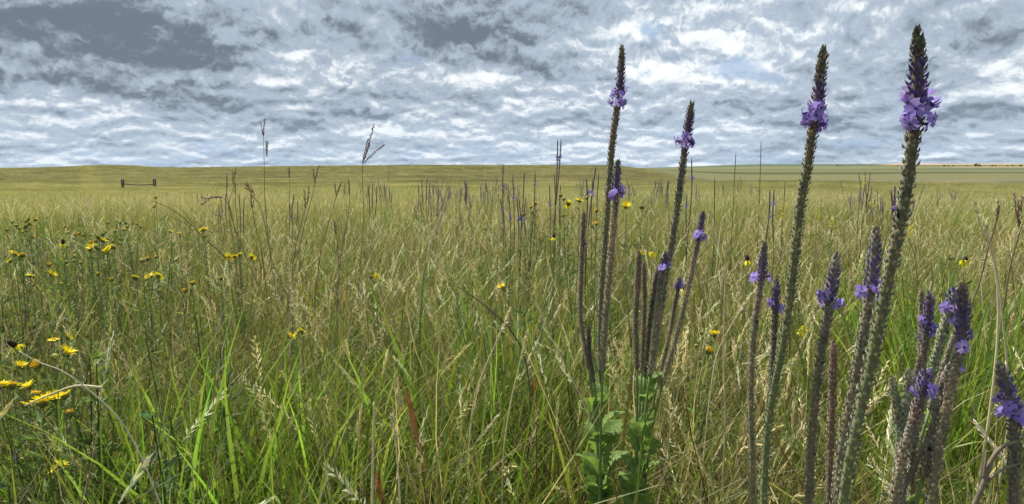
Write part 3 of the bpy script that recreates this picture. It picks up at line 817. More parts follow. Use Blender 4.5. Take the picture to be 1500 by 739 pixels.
def put_leaves(stem, origin, parent, z0, z1, k, size=1.0, n0=0):
    zs = np.linspace(z1, z0, k)
    for i, z in enumerate(zs):
        j = np.argmin(np.abs(stem[:, 2] - z)); p = stem[j]
        for sgn in (0, 1):
            an = (i * 1.57 + sgn * math.pi + rng.normal(0, 0.35) + n0)
            f = link('leaf', LEAVES[rng.integers(5)], parent, Vector(p - np.array(origin)))
            sc = size * rng.uniform(0.85, 1.15) * (0.65 + 0.5 * min(1.0, i / max(1, k - 1) * 1.6))
            f.rotation_euler = Matrix.Rotation(an, 3, 'Z').to_euler()
            f.rotation_euler = (Matrix.Rotation(an, 3, 'Z') @ Matrix.Rotation(-rng.uniform(0.7, 1.2), 3, 'Y') @ Matrix.Rotation(rng.normal(0, 0.25), 3, 'X')).to_euler()
            f.scale = (sc,) * 3

def vervain(label, Y, foot_px, spikes, leaves=None, dy=0.0, group='hoary vervain plants close to the camera'):
    """spikes: list of dict(pts, r, pal, fz, n)"""
    bx = (foot_px - 750) / F * Y
    yb = Y + dy
    base = np.array([bx, yb, float(terr(bx, yb))])
    root = empty('vervain_plant', base, label, 'wildflower', group)
    for sp in spikes:
        Ys = Y + sp.get('off', 0.0)
        path = px_path(sp['pts'], Ys, max(30, int(len(sp['pts']) * 12)), sp.get('dy', 0.0))
        flower_spike(path, sp['r'], sp['pal'], sp['fz'], base, root, sp.get('n', 8), dens=sp.get('dens', 1.0), loose=sp.get('loose', 1.0), fsize=sp.get('fs', 1.0), buds=sp.get('buds', True))
        foot = base + np.array([rng.normal(0, 0.008), rng.normal(0, 0.008), -0.01])
        st = to_base(path, foot, 24)
        stem_part(st, root, base, 0.0016, 0.0028)
        if leaves and sp is spikes[0]: put_leaves(st, base, root, leaves[0], leaves[1], leaves[2], leaves[3])
        if leaves and len(spikes) > 2 and sp is spikes[2]: put_leaves(st, base, root, leaves[0], leaves[1] - 0.05, leaves[2] - 2, leaves[3] * 0.9, 0.8)
    return root

def pal_(top, mid, low, dark_to=0.05): return [(0, top), (dark_to, top), (dark_to + 0.06, mid), (0.5, low)]
P_SKY = pal_(DARKTIP, (0.19, 0.18, 0.12), GREY_GREEN, 0.06)
P_SKY2 = pal_(DARKTIP, (0.19, 0.19, 0.11), GREEN_HAIRY, 0.06)
P_MAUVE = pal_((0.18, 0.15, 0.13), MAUVE, GREY_GREEN, 0.03)
P_BROWN = pal_((0.26, 0.18, 0.13), (0.26, 0.2, 0.125), (0.25, 0.235, 0.11), 0.03)
P_PALE = pal_(PALE, PALE, (0.36, 0.42, 0.25), 0.03)
P_GREY = pal_((0.29, 0.26, 0.20), (0.26, 0.225, 0.15), (0.27, 0.265, 0.14), 0.03)

def S(pts, r, pal, fz, n, **k): return dict(pts=pts, r=r, pal=pal, fz=fz, n=n, **k)

vervain('leftmost tall vervain above the skyline, with a shorter flowering spike pressed against it', 0.97, 889, [
    S([(911, 70), (910, 100), (907, 140), (898, 200), (893, 260), (888, 330), (883, 400), (879, 480), (880, 560)], 0.0058, P_SKY, (0.046, 0.078), 14, dy=0.02),
    S([(905, 236), (903, 270), (900, 320), (893, 400), (887, 470), (883, 545)], 0.0058, P_MAUVE, (0.032, 0.052), 7, off=-0.02),
    S([(855, 311), (853, 360), (851, 420), (851, 470), (862, 540)], 0.0042, P_BROWN, (0.04, 0.045), 1, buds=False),
    S([(862, 478), (864, 520), (870, 560)], 0.004, P_SKY2, (0.04, 0.05), 0, buds=False)],
    leaves=(0.44, 0.63, 6, 1.05))
vervain('vervain beside the leftmost tall one, a fan of seven spikes over broad toothed leaves', 0.95, 938, [
    S([(1013, 152), (1009, 180), (1003, 220), (995, 280), (987, 340), (976, 400), (966, 460), (956, 530)], 0.0062, P_SKY, (0.042, 0.062), 10, dy=0.02),
    S([(1030, 311), (1024, 345), (1015, 390), (1004, 440), (989, 500), (970, 565)], 0.0048, P_MAUVE, (0.03, 0.042), 5, off=0.02),
    S([(976, 373), (970, 400), (965, 440), (960, 490), (952, 550)], 0.0054, P_MAUVE, (0.008, 0.02), 2, off=-0.03),
    S([(936, 370), (934, 420), (931, 470), (933, 540)], 0.0048, P_BROWN, (0.1, 0.11), 0, buds=False, off=-0.01),
    S([(943, 386), (944, 430), (943, 480), (940, 545)], 0.0042, P_BROWN, (0.1, 0.11), 0, buds=False, off=0.02),
    S([(996, 409), (989, 445), (981, 490), (964, 560)], 0.004, P_MAUVE, (0.006, 0.012), 2, off=0.04),
    S([(963, 398), (956, 440), (950, 490), (945, 550)], 0.0054, P_SKY2, (0.1, 0.11), 0, buds=False, off=0.03)],
    leaves=(0.44, 0.63, 6, 1.05))
vervain('tall sinuous vervain spike with drooping purple flowers, second tallest against the sky', 0.66, 1112, [
    S([(1206, 73), (1203, 100), (1196, 160), (1189, 200), (1182, 250), (1173, 300), (1164, 380), (1158, 430), (1148, 500), (1136, 560), (1126, 620), (1120, 700), (1118, 760)], 0.0058, P_SKY2, (0.048, 0.072), 16, dy=0.03, loose=1.2)])
vervain('tallest and thickest vervain spike at right, curving down into the grass', 0.51, 1215, [
    S([(1344, 47), (1345, 90), (1343, 150), (1337, 205), (1329, 270), (1318, 330), (1303, 400), (1289, 470), (1272, 550), (1256, 620), (1240, 700), (1232, 760)], 0.0062, P_SKY2, (0.042, 0.068), 12, dy=0.03, loose=1.4)])
vervain('slender vervain with pale lilac blooms, left of the sinuous tall spike', 0.80, 1098, [
    S([(1120, 357), (1118, 385), (1112, 430), (1105, 480), (1101, 540), (1100, 600), (1102, 680), (1102, 760)], 0.0052, P_MAUVE, (0.036, 0.044), 3, fs=1.4),
    S([(1138, 412), (1136, 440), (1134, 490), (1130, 560), (1124, 640), (1116, 750)], 0.0045, P_SKY2, (0.02, 0.036), 5, off=-0.02, fs=1.1)])
vervain('short vervain with a woolly grey tip over violet flowers, left of the thickest spike', 0.66, 1190, [
    S([(1226, 374), (1221, 405), (1214, 450), (1206, 500), (1197, 560), (1190, 640), (1184, 750)], 0.0058, P_GREY, (0.036, 0.05), 6)])
vervain('stout vervain spike full of deep purple buds, directly behind the thickest spike', 0.60, 1222, [
    S([(1284, 335), (1280, 380), (1274, 430), (1266, 480), (1254, 550), (1240, 620), (1230, 680), (1224, 760)], 0.0056, P_GREY, (0.038, 0.06), 7)])
vervain('short flowerless reddish-brown vervain spike at the foot of the thick spikes', 0.62, 1214, [
    S([(1221, 503), (1220, 560), (1217, 640), (1214, 760)], 0.0045, P_BROWN, (0.2, 0.21), 0, buds=False, dens=0.9)])
vervain('branching vervain at lower right with four grey-mauve spikes leaning right', 0.58, 1340, [
    S([(1411, 420), (1411, 460), (1407, 510), (1396, 550), (1385, 600), (1376, 650), (1360, 760)], 0.0055, P_MAUVE, (0.034, 0.052), 4, fs=0.85),
    S([(1362, 432), (1359, 470), (1352, 520), (1345, 570), (1338, 650), (1335, 760)], 0.0042, P_MAUVE, (0.02, 0.042), 8, fs=0.8, off=0.03),
    S([(1350, 427), (1351, 460), (1349, 520), (1338, 590)], 0.004, P_GREY, (0.1, 0.12), 0, off=0.05, buds=False),
    S([(1357, 545), (1350, 575), (1338, 620), (1322, 670), (1305, 760)], 0.0052, P_MAUVE, (0.006, 0.02), 5, off=-0.03, fs=0.75)],
    group=None)
vervain('pale silvery-green vervain stem tilted right, just behind the lower right spikes', 0.64, 1330, [
    S([(1397, 426), (1392, 450), (1383, 480), (1372, 520), (1358, 570), (1340, 640), (1330, 760)], 0.0052, P_PALE, (0.012, 0.03), 7),
    S([(1404, 475), (1392, 510), (1378, 550), (1362, 600)], 0.0036, P_GREY, (0.1, 0.12), 0, off=0.03, buds=False),
    S([(1392, 535), (1380, 580), (1368, 640), (1352, 700)], 0.0058, P_GREY, (0.0, 0.012), 1, off=-0.05, buds=False)],
    group=None)
vervain('stubby pale vervain shoots at the foot of the lower right clump', 0.60, 1318, [
    S([(1307, 553), (1312, 590), (1318, 650), (1322, 760)], 0.0046, P_PALE, (0.2, 0.21), 0, buds=False),
    S([(1332, 545), (1330, 580), (1322, 640), (1312, 740)], 0.0056, P_PALE, (0.004, 0.01), 1, buds=False)],
    leaves=(0.50, 0.62, 2, 0.9), group=None)
vervain('vervain at the right edge with a bent grey tip and dark purple flowers', 0.56, 1484, [
    S([(1466, 537), (1475, 565), (1485, 610), (1486, 670), (1484, 760)], 0.0060, P_GREY, (0.03, 0.05), 9)])

# ------------------------------------------------------------------ thinner vervains further off
def thin_proto(seed, h, nsp, fl):
    """a blue vervain seen from a few metres: upright wand-like spikes on one stem"""
    r_ = np.random.default_rng(seed)
    root = bpy.data.objects.new('blue_vervain', None)
    parts = []
    for i in range(nsp):
        x0 = r_.normal(0, 0.012); lean = r_.normal(0, 0.03) + 0.03 * (i - (nsp - 1) / 2)
        hh = h * (1 if i == 0 else r_.uniform(0.8, 0.99)); sl = r_.uniform(0.22, 0.34)
        tip = np.array([x0 + lean * 1.2, r_.normal(0, 0.02), hh]); mid = np.array([x0 * 0.5 + lean * 0.4, 0, hh - sl]); foot = np.array([0, 0, 0.0])
        path = smooth_path([tip, (tip * 0.5 + mid * 0.5) + np.array([r_.normal(0, 0.004), 0, 0]), mid], 14)
        parts.append((path, smooth_path([mid, mid * 0.5 + np.array([r_.normal(0, 0.01), 0, 0]), foot], 8), fl and r_.uniform() < 0.8))
    return parts

def build_thin(parts, parent, origin, r=0.0032, hi=True):
    dk = (0.15, 0.11, 0.15); lo = (0.2, 0.19, 0.11)
    for sp, st, fl in parts:
        q = r_u = rng.uniform(0.03, 0.09)
        flower_spike(sp + origin, r, [(0, dk), (0.15, (0.18, 0.15, 0.13)), (0.35, lo)], (q, q + 0.02), origin, parent, (5 if fl else 0) if hi else 0, hairs=False, dens=0.42 if hi else 0.3, fsize=0.8, buds=fl)
        stem_part(st + origin, parent, origin, 0.0014, 0.002, (0.09, 0.10, 0.045))

def thin_vervain_px(tops, foot, Y, label, group='slender vervains a few steps away', fl=True, r=0.0032):
    """tops: (x, y, length px) of each spike in the photograph"""
    bx = (foot - 750) / F * Y; z0 = float(terr(bx, Y)); base = np.array([bx, Y, z0])
    root = empty('blue_vervain', base, label, 'wildflower', group)
    parts = []
    for (tx, ty, bx_, by_) in tops:
        tip = np.array(at(tx, ty, Y)); low = np.array(at(bx_, by_, Y))
        path = smooth_path([tip, tip * 0.5 + low * 0.5 + np.array([rng.normal(0, 0.004), 0, 0]), low], 16)
        st = to_base(path, base, 8)
        parts.append((path - base, st - base, fl and rng.uniform() < 0.85))
    build_thin(parts, root, base, r)
    return root

thin_vervain_px([(737, 241, 740, 345), (745, 285, 748, 350)], 742, 3.0, 'slender vervain at the left of the midfield clump, its tip just touching the skyline')
thin_vervain_px([(751, 256, 754, 350), (733, 291, 737, 345)], 752, 3.1, 'slender vervain second from the left in the midfield clump')
thin_vervain_px([(768, 253, 763, 345), (757, 290, 760, 350), (760, 291, 763, 352)], 762, 3.0, 'slender vervain with three close spikes in the middle of the midfield clump')
thin_vervain_px([(784, 252, 778, 350), (770, 290, 771, 350)], 775, 2.9, 'slender vervain at the right of the midfield clump, leaning slightly right')
thin_vervain_px([(817, 205, 813, 300), (822, 204, 814, 300)], 812, 2.6, 'tall midfield vervain ending in a twin pair of dark spikes above the skyline')
thin_vervain_px([(812, 256, 813, 330), (805, 271, 806, 335), (821, 272, 820, 330)], 812, 3.3, 'shorter vervain with three spikes at the foot of the twin-tipped one')
thin_vervain_px([(873, 244, 862, 330), (859, 262, 859, 330)], 861, 2.4, 'dark vervain leaning right just left of the foreground flower stems')
thin_vervain_px([(877, 255, 874, 330), (868, 262, 866, 335)], 871, 3.2, 'pair of faint vervain wands behind the leftmost foreground stem', fl=False)
thin_vervain_px([(1013, 232, 1009, 330), (1006, 286, 1005, 340)], 1008, 2.8, 'slender vervain between the fan of spikes and the bare wands on the right')
thin_vervain_px([(1047, 262, 1046, 330)], 1046, 3.2, 'single dark vervain wand standing right of the fan of spikes')
thin_vervain_px([(1128, 278, 1122, 350), (1134, 278, 1133, 355)], 1125, 2.4, 'slender vervain with a small lilac bloom left of the sinuous tall spike')
thin_vervain_px([(1078, 224, 1074, 300)], 1073, 3.0, 'bare wand-like stalk reaching above the skyline, shorter of two', fl=False, r=0.0022)
thin_vervain_px([(1115, 207, 1112, 300)], 1111, 3.0, 'bare wand-like stalk reaching above the skyline, taller of two', fl=False, r=0.0022)
thin_vervain_px([(1150, 267, 1147, 320)], 1147, 3.4, 'short brown vervain stalk just left of the sinuous tall spike', fl=False, r=0.0025)
thin_vervain_px([(1275, 252, 1267, 305), (1258, 256, 1259, 300)], 1263, 3.4, 'two brown vervain stalks between the two tallest spikes', fl=False, r=0.0025)
thin_vervain_px([(1311, 273, 1308, 320), (1305, 280, 1306, 320), (1316, 278, 1311, 325)], 1310, 2.6, 'fuzzy purple vervain partly hidden by the thickest spike', r=0.0042)
thin_vervain_px([(612, 270, 613, 300), (618, 261, 618, 300), (626, 260, 624, 300), (630, 265, 628, 300)], 620, 6.0, 'bunch of small purple vervain spikes left of the midfield clump', r=0.0045)
thin_vervain_px([(323, 333 - 45, 330, 350), (320, 300, 326, 350), (331, 283, 332, 340)], 328, 4.6, 'purple vervain behind the dark grass stalks on the left', r=0.004)
thin_vervain_px([(350, 285, 352, 340), (358, 290, 357, 340)], 354, 4.4, 'purple vervain just right of the nodding grass stalk', r=0.004)
thin_vervain_px([(430, 285, 428, 330), (436, 295, 434, 330), (424, 298, 424, 335)], 429, 4.2, 'purple vervain between the two tall dark grass stalks', r=0.004)
thin_vervain_px([(546, 268, 545, 310), (552, 273, 550, 315), (540, 276, 541, 312)], 545, 5.0, 'purple vervain to the right of the forked grass heads', r=0.0045)

# many more at 5 - 25 m: individuals sharing a few meshes
def far_proto(seed):
    acc = Acc(); r_ = np.random.default_rng(seed)
    for i in range(r_.integers(3, 6)):
        x0 = r_.normal(0, 0.03); h = r_.uniform(0.8, 1.0) * (0.86 if i else 1)
        tip = np.array([x0 * 1.6, r_.normal(0, 0.03), h]); mid = np.array([x0, 0, h - 0.27])
        p = smooth_path([tip, (tip + mid) / 2, mid, np.array([0, 0, 0])], 10)
        n = len(p); c = np.tile(np.array((0.2, 0.2, 0.1)), (n, 1)); c[:5] = (0.19, 0.14, 0.17)
        rad = np.full(n, 0.003); rad[:] = 0.002; rad[:6] = [0.0015, 0.004, 0.004, 0.0038, 0.0032, 0.0025]
        tube(acc, p, rad, 5, c)
        m = 26; f = r_.uniform(0.02, 0.8, m); pts = tip + (mid - tip) * f[:, None]
        aa = r_.uniform(0, 6.28, m); d = np.stack([np.cos(aa), np.sin(aa), np.full(m, 0.5)], 1)
        kites(acc, pts, d, 0.010, 0.005, jitter((0.23, 0.17, 0.26) if True else 0, m, 0.3))
    return acc.mesh('far_vervain', M_SPIKE)
FARP = [far_proto(s) for s in range(7)]
def far_vervains():
    zones = [(340, 40, 6, 12, 6, 'left of centre among the dark grass stalks'), (480, 60, 8, 16, 9, 'between the dark grass stalks and the forked heads'),
             (620, 50, 6, 13, 30, 'in the loose purple drift left of the midfield clump'), (700, 50, 7, 14, 34, 'in the distant purple drift behind the midfield clump'),
             (900, 60, 7, 20, 16, 'behind the foreground flower stems'), (980, 40, 8, 20, 14, 'behind the fan of spikes'), (1060, 60, 7, 20, 14, 'right of the fan of spikes'),
             (1290, 40, 6, 10, 16, 'between the two tallest spikes'), (1420, 60, 7, 18, 10, 'far right beyond the thickest spike'), (180, 120, 12, 25, 8, 'far left in the straw-coloured grass')]
    for cx, s, y0, y1, n, where in zones:
        colony = [(rng.normal(cx, s), rng.uniform(y0, y1)) for _ in range(7)]
        for _ in range(int(n * 0.7)):
            cpx, cY = colony[rng.integers(4)]; Y = cY * rng.uniform(0.9, 1.12); px = rng.normal(cpx, 15); x = (px - 750) / F * Y
            if abs(px - 205) < 32: continue
            o = link('blue_vervain', FARP[rng.integers(7)], None, (x, Y, float(terr(x, Y)) - 0.02), (rng.normal(0, 0.09), rng.normal(0.03, 0.09), rng.uniform(0, 6.28)), rng.uniform(0.7, 1.05))
            tag(o, 'small purplish vervain standing ' + where, 'wildflower', 'small vervains ' + where)
far_vervains()

# ------------------------------------------------------------------ dark big bluestem stalks
DKC = (0.16, 0.09, 0.09)
def bluestem(pts, Y, heads, label, thick=0.0014, foot=None, group='dark purplish grass stalks rising above the meadow', headlen=0.07, nod=False):
    path = px_path(pts, Y, 40)
    fx = pts[-1][0] if foot is None else foot
    bx = (fx - 750) / F * Y; base = np.array([bx, Y, float(terr(bx, Y))])
    root = empty('grass_stalk', base, label, 'tall grass', group)
    st = np.concatenate([path, to_base(path, base, 12)[1:]])
    acc = Acc(); n = len(st)
    c = lerp3([(0, DKC), (0.5, (0.20, 0.14, 0.08)), (1, (0.24, 0.24, 0.1))], np.linspace(0, 1, n))
    tube(acc, st, np.linspace(thick * 0.55, thick * 1.25, n), 6, c)
    link('stem', acc.mesh('stem', M_CULM, base), root)
    for (hx, hy, ex, ey) in heads:          # finger-like racemes, root to tip
        a = np.array(at(hx, hy, Y)); b = np.array(at(ex, ey, Y + rng.normal(0, 0.01)))
        p = smooth_path([a, (a + b) / 2 + rng.normal(0, 0.0025, 3), b], 12)
        acc = Acc(); tube(acc, p, np.linspace(0.0011, 0.0004, 12), 5, np.array(DKC))
        L = np.linalg.norm(b - a); m = max(16, int(L / 0.0022)); f = np.linspace(0.05, 0.98, m)
        q = a + (b - a) * f[:, None]; T = norm(b - a)
        d = norm(T * 1.0 + rng.normal(0, 0.28, (m, 3)))
        kites(acc, q, d, 0.0085, 0.0028, jitter((0.22, 0.11, 0.12), m, 0.25))
        link('seed_head', acc.mesh('seed_head', M_CULM, base), root)
    return root
bluestem([(386, 200), (387, 240), (388, 290), (393, 350), (402, 420), (412, 470)], 2.3, [(386, 200, 382, 181), (386, 200, 388, 176), (391, 230, 390, 207), (391, 230, 392, 209)], 'tall thin grass stalk with two small forked heads above the skyline at left')
bluestem([(531, 240), (531, 270), (533, 310), (531, 350), (527, 400), (524, 450)], 2.1, [(532, 238, 548, 183), (530, 240, 539, 205), (532, 240, 562, 213), (533, 236, 541, 214)], 'tall grass stalk with long forked reddish heads spread above the skyline')
bluestem([(466, 246), (458, 285), (446, 330), (434, 385), (425, 420)], 2.2, [(462, 262, 467, 244), (461, 268, 459, 250)], 'dark grass stalk slanting to the right of the tall thin one')
bluestem([(325, 288), (334, 300), (341, 325), (352, 355), (370, 400), (388, 440)], 2.1, [(326, 289, 296, 291), (308, 290, 297, 299), (325, 289, 310, 288)], 'nodding grass stalk with its head bent over to the left')
bluestem([(344, 252), (342, 275), (335, 300), (338, 330), (343, 360)], 2.5, [(343, 262, 345, 249), (342, 270, 341, 254)], 'upright dark grass stalk left of the purple vervains')
bluestem([(333, 259), (332, 285), (338, 310), (345, 340)], 2.4, [(333, 275, 332, 257)], 'short dark grass stalk furthest left of the dark group')
bluestem([(362, 268), (368, 285), (380, 300), (388, 330), (398, 380), (415, 420)], 2.3, [(372, 283, 361, 268), (372, 283, 360, 276), (366, 277, 361, 272)], 'dark grass stalk with a tufted head tipped to the left')
bluestem([(370, 285), (369, 300), (374, 330), (381, 360), (387, 400)], 2.3, [(369, 305, 368, 284), (370, 305, 373, 286)], 'stocky purple grass head low beside the tall thin stalk')
bluestem([(453, 275), (449, 300), (438, 340), (430, 380), (428, 410)], 2.0, [(450, 300, 453, 275), (447, 305, 446, 280)], 'dark grass stalk with a slim upright head mid-left')
bluestem([(500, 268), (492, 290), (482, 325), (470, 370), (463, 420)], 2.1, [(494, 286, 500, 267), (493, 290, 490, 270)], 'slanting dark grass stalk left of the forked heads')
bluestem([(511, 267), (512, 300), (506, 335), (500, 375), (494, 440)], 2.2, [(511, 285, 511, 265)], 'thin straight dark stalk just left of the forked heads')
bluestem([(492, 330), (495, 370), (495, 420), (494, 470)], 2.0, [(492, 345, 490, 325)], 'short dark stalk standing below the forked heads')
bluestem([(424, 247), (424, 270), (425, 300), (430, 340)], 3.0, [(424, 262, 423, 246)], 'faint dark grass stalk touching the skyline left of centre', thick=0.0011)
bluestem([(345, 270), (345, 300), (348, 330)], 2.6, [(345, 285, 345, 268)], 'small dark stalk between the nodding stalk and the tall thin one')
bluestem([(1465, 300), (1458, 330), (1446, 370), (1436, 410), (1425, 440)], 1.5, [(1460, 325, 1462, 298)], 'rusty dark stalk leaning left at the far right', thick=0.0022)
bluestem([(1497, 330), (1488, 360), (1478, 400), (1470, 450)], 1.5, [(1492, 330, 1486, 285), (1492, 332, 1492, 295), (1493, 335, 1498, 290)], 'reddish feathery grass head at the right edge', thick=0.002)

# ------------------------------------------------------------------ pale dry stalks lying through the grass
PAL = (0.66, 0.58, 0.38)
def dry_stalk(pts, Y, label, thick=0.0015, dy=0.0, head=True, col=PAL, foot=True):
    path = px_path(pts, Y, 36, dy); Yb = Y + dy
    bx = (pts[-1][0] - 750) / F * Yb; base = np.array([bx, Yb, float(terr(bx, Yb))])
    root = empty('dry_grass_stalk', base, label, 'dry grass', 'pale dry stalks in the foreground grass')
    st = np.concatenate([path, to_base(path, base, 12)[1:]]) if foot else path
    acc = Acc(); n = len(st); cc = np.tile(np.array(col), (n, 1)) * (1 + rng.normal(0, 0.07, (n, 1)))
    tube(acc, st, np.linspace(thick * 0.5, thick * 1.1, n), 6, cc)
    link('stem', acc.mesh('stem', M_STRAW, base), root)
    if head:
        acc = Acc(); m = 60; k = 12; f = rng.uniform(0, k - 1.01, m); i0 = f.astype(int); fr = (f - i0)[:, None]
        q = path[i0] * (1 - fr) + path[i0 + 1] * fr; T = norm(path[i0] - path[i0 + 1])
        kites(acc, q, norm(T + rng.normal(0, 0.35, (m, 3))), rng.uniform(0.006, 0.011, m), 0.0026, jitter(np.array(col) * 1.05, m, 0.12))
        link('seed_head', acc.mesh('seed_head', M_STRAW, base), root)
    return root
dry_stalk([(28, 515), (55, 530), (95, 546), (140, 580), (175, 615), (205, 665), (235, 739)], 0.85, 'thick pale dry stalk arching down from the left edge in front of the yellow flowers', 0.0013, head=False, col=(0.76, 0.70, 0.50))
dry_stalk([(36, 595), (70, 580), (110, 566), (150, 568)], 0.9, 'thin dry stalk lying across the largest yellow flower cluster', 0.0018, head=False, foot=False)
dry_stalk([(748, 452), (732, 490), (710, 540), (696, 580), (690, 620)], 1.15, 'straight dry stalk leaning right in the lower middle of the meadow')
dry_stalk([(772, 488), (762, 530), (750, 580), (742, 625)], 1.15, 'shorter dry stalk right of the straight leaning one', 0.0012)
dry_stalk([(781, 425), (800, 480), (830, 540), (862, 610), (880, 690)], 1.1, 'long dry stalk falling to the right toward the leafy vervain', 0.0013, head=False)
dry_stalk([(548, 590), (547, 640), (546, 690), (545, 739)], 0.95, 'upright bleached stem in the lower centre left', 0.0022, head=False)
dry_stalk([(575, 610), (580, 650), (584, 700), (586, 739)], 0.92, 'bleached ragged seed stem at bottom centre')
dry_stalk([(1440, 262 + 60), (1450, 360), (1462, 410), (1470, 480), (1478, 560)], 1.2, 'tall pale dry stem curving through the right side of the meadow', 0.002, head=False)
dry_stalk([(1428, 300), (1436, 330), (1452, 365), (1456, 380)], 1.25, 'forked pale dry stem with a bent tip at far right', 0.0022)
dry_stalk([(1063, 355), (1062, 430), (1060, 520), (1062, 600)], 1.1, 'pale straw stem standing straight right of the fan of spikes', 0.0016, head=False)
dry_stalk([(1095, 440), (1075, 470), (1050, 520), (1040, 580)], 1.2, 'dry straw leaning left beside the pale upright stem', 0.0013)
dry_stalk([(657, 280), (652, 300), (640, 330), (630, 360), (620, 400)], 2.2, 'pale slender grass stem slanting below the skyline left of the midfield clump', 0.0018, head=False)
dry_stalk([(668, 277), (655, 310), (645, 335), (640, 380)], 2.3, 'second pale slanting grass stem beside the first, left of the midfield clump', 0.0016, head=False)
dry_stalk([(423, 395), (432, 470), (440, 520), (440, 560)], 1.4, 'dry bent blade between the small yellow trio and the broad green tuft', 0.0014)

def rust_blade(pts, Y, w, label, col=(0.17, 0.07, 0.04)):
    path = px_path(pts, Y, 24)
    bx = (pts[-1][0] - 750) / F * Y; base = np.array([bx, Y, float(terr(bx, Y))])
    root = empty('curled_dock_leaf', base, label, 'dead leaf', 'rusty dead leaves standing in the grass')
    n = len(path); t = np.linspace(0, 1, n); hw = w * np.sin(np.pi * (0.04 + 0.92 * t)) ** 0.8
    acc = Acc(); tw = 0.5 * np.sin(t * 5)
    s = np.stack([np.cos(tw), np.sin(tw), 0 * t], 1); d = np.stack([-np.sin(tw), np.cos(tw), 0 * t], 1)
    v = np.stack([path - s * hw[:, None], path + d * hw[:, None] * 0.45, path + s * hw[:, None]], 1)
    i = np.arange(n - 1)[:, None] * 3; j = np.arange(2)[None]
    acc.add(v, np.repeat(jitter(col, n, 0.15), 3, axis=0), quads=np.stack([i + j, i + 3 + j, i + 4 + j, i + 1 + j], 2).reshape(-1, 4))
    link('leaf_blade', acc.mesh('leaf_blade', M_LEAF, base), root)
    stem_part(to_base(path, base, 10), root, base, 0.0012, 0.0018, (0.2, 0.09, 0.04))
rust_blade([(596, 572), (602, 600), (609, 635), (617, 678)], 1.0, 0.0045, 'long rusty brown dead leaf standing upright in the lower centre')
rust_blade([(783, 551), (784, 565), (785, 590)], 1.15, 0.0034, 'small rusty dead leaf right of centre in the grass')
rust_blade([(553, 690), (556, 715), (560, 745)], 0.95, 0.004, 'thin rusty dead leaf at the bottom edge left of centre')

def dead_branch(pts, Y, label, twigs, th=1.0, col=(0.22, 0.18, 0.13)):
    path = px_path(pts, Y, 30)
    bx = (pts[-1][0] - 750) / F * Y; base = np.array([bx, Y, float(terr(bx, Y))])
    root = empty('dead_weed_stem', base, label, 'dead stem')
    st = np.concatenate([path, to_base(path, base, 12)[1:]])
    acc = Acc(); n = len(st); tube(acc, st, th * np.linspace(0.002, 0.0036, n) * (1 + rng.normal(0, 0.06, n)), 7, jitter(col, n, 0.1))
    link('stem', acc.mesh('stem', M_CULM, base), root)
    for tp in twigs:
        p = px_path(tp, Y, 14); a2 = Acc(); tube(a2, p, th * np.linspace(0.0009, 0.0018, 14), 6, np.array(col))
        link('twig', a2.mesh('twig', M_CULM, base), root)
dead_branch([(1490, 647), (1468, 655), (1452, 675), (1442, 705), (1425, 745)], 0.55, 'grey twisted dead weed stem curving at the bottom right corner', [[(1492, 680), (1465, 690), (1447, 705)], [(1446, 660), (1443, 680), (1441, 700)]], 0.75)
dead_branch([(1366, 620), (1352, 660), (1336, 690), (1322, 720), (1315, 750)], 0.6, 'dark forked dead stem between the lower right vervain spikes', [[(1318, 675), (1324, 690), (1331, 700)], [(1365, 650), (1350, 665), (1338, 682)]])
dead_branch([(222, 294), (250, 306), (275, 325), (300, 350), (325, 372)], 2.6, 'thin dark weed arching left with small buds over the straw-coloured grass', [[(238, 312), (262, 322), (285, 338)], [(255, 300), (270, 312), (288, 334)]], 0.6, (0.14, 0.12, 0.07))
dead_branch([(670, 420), (700, 440), (730, 465), (745, 480)], 1.3, 'dark dead twig lying in the middle of the meadow', [], 0.5, (0.16, 0.1, 0.08))

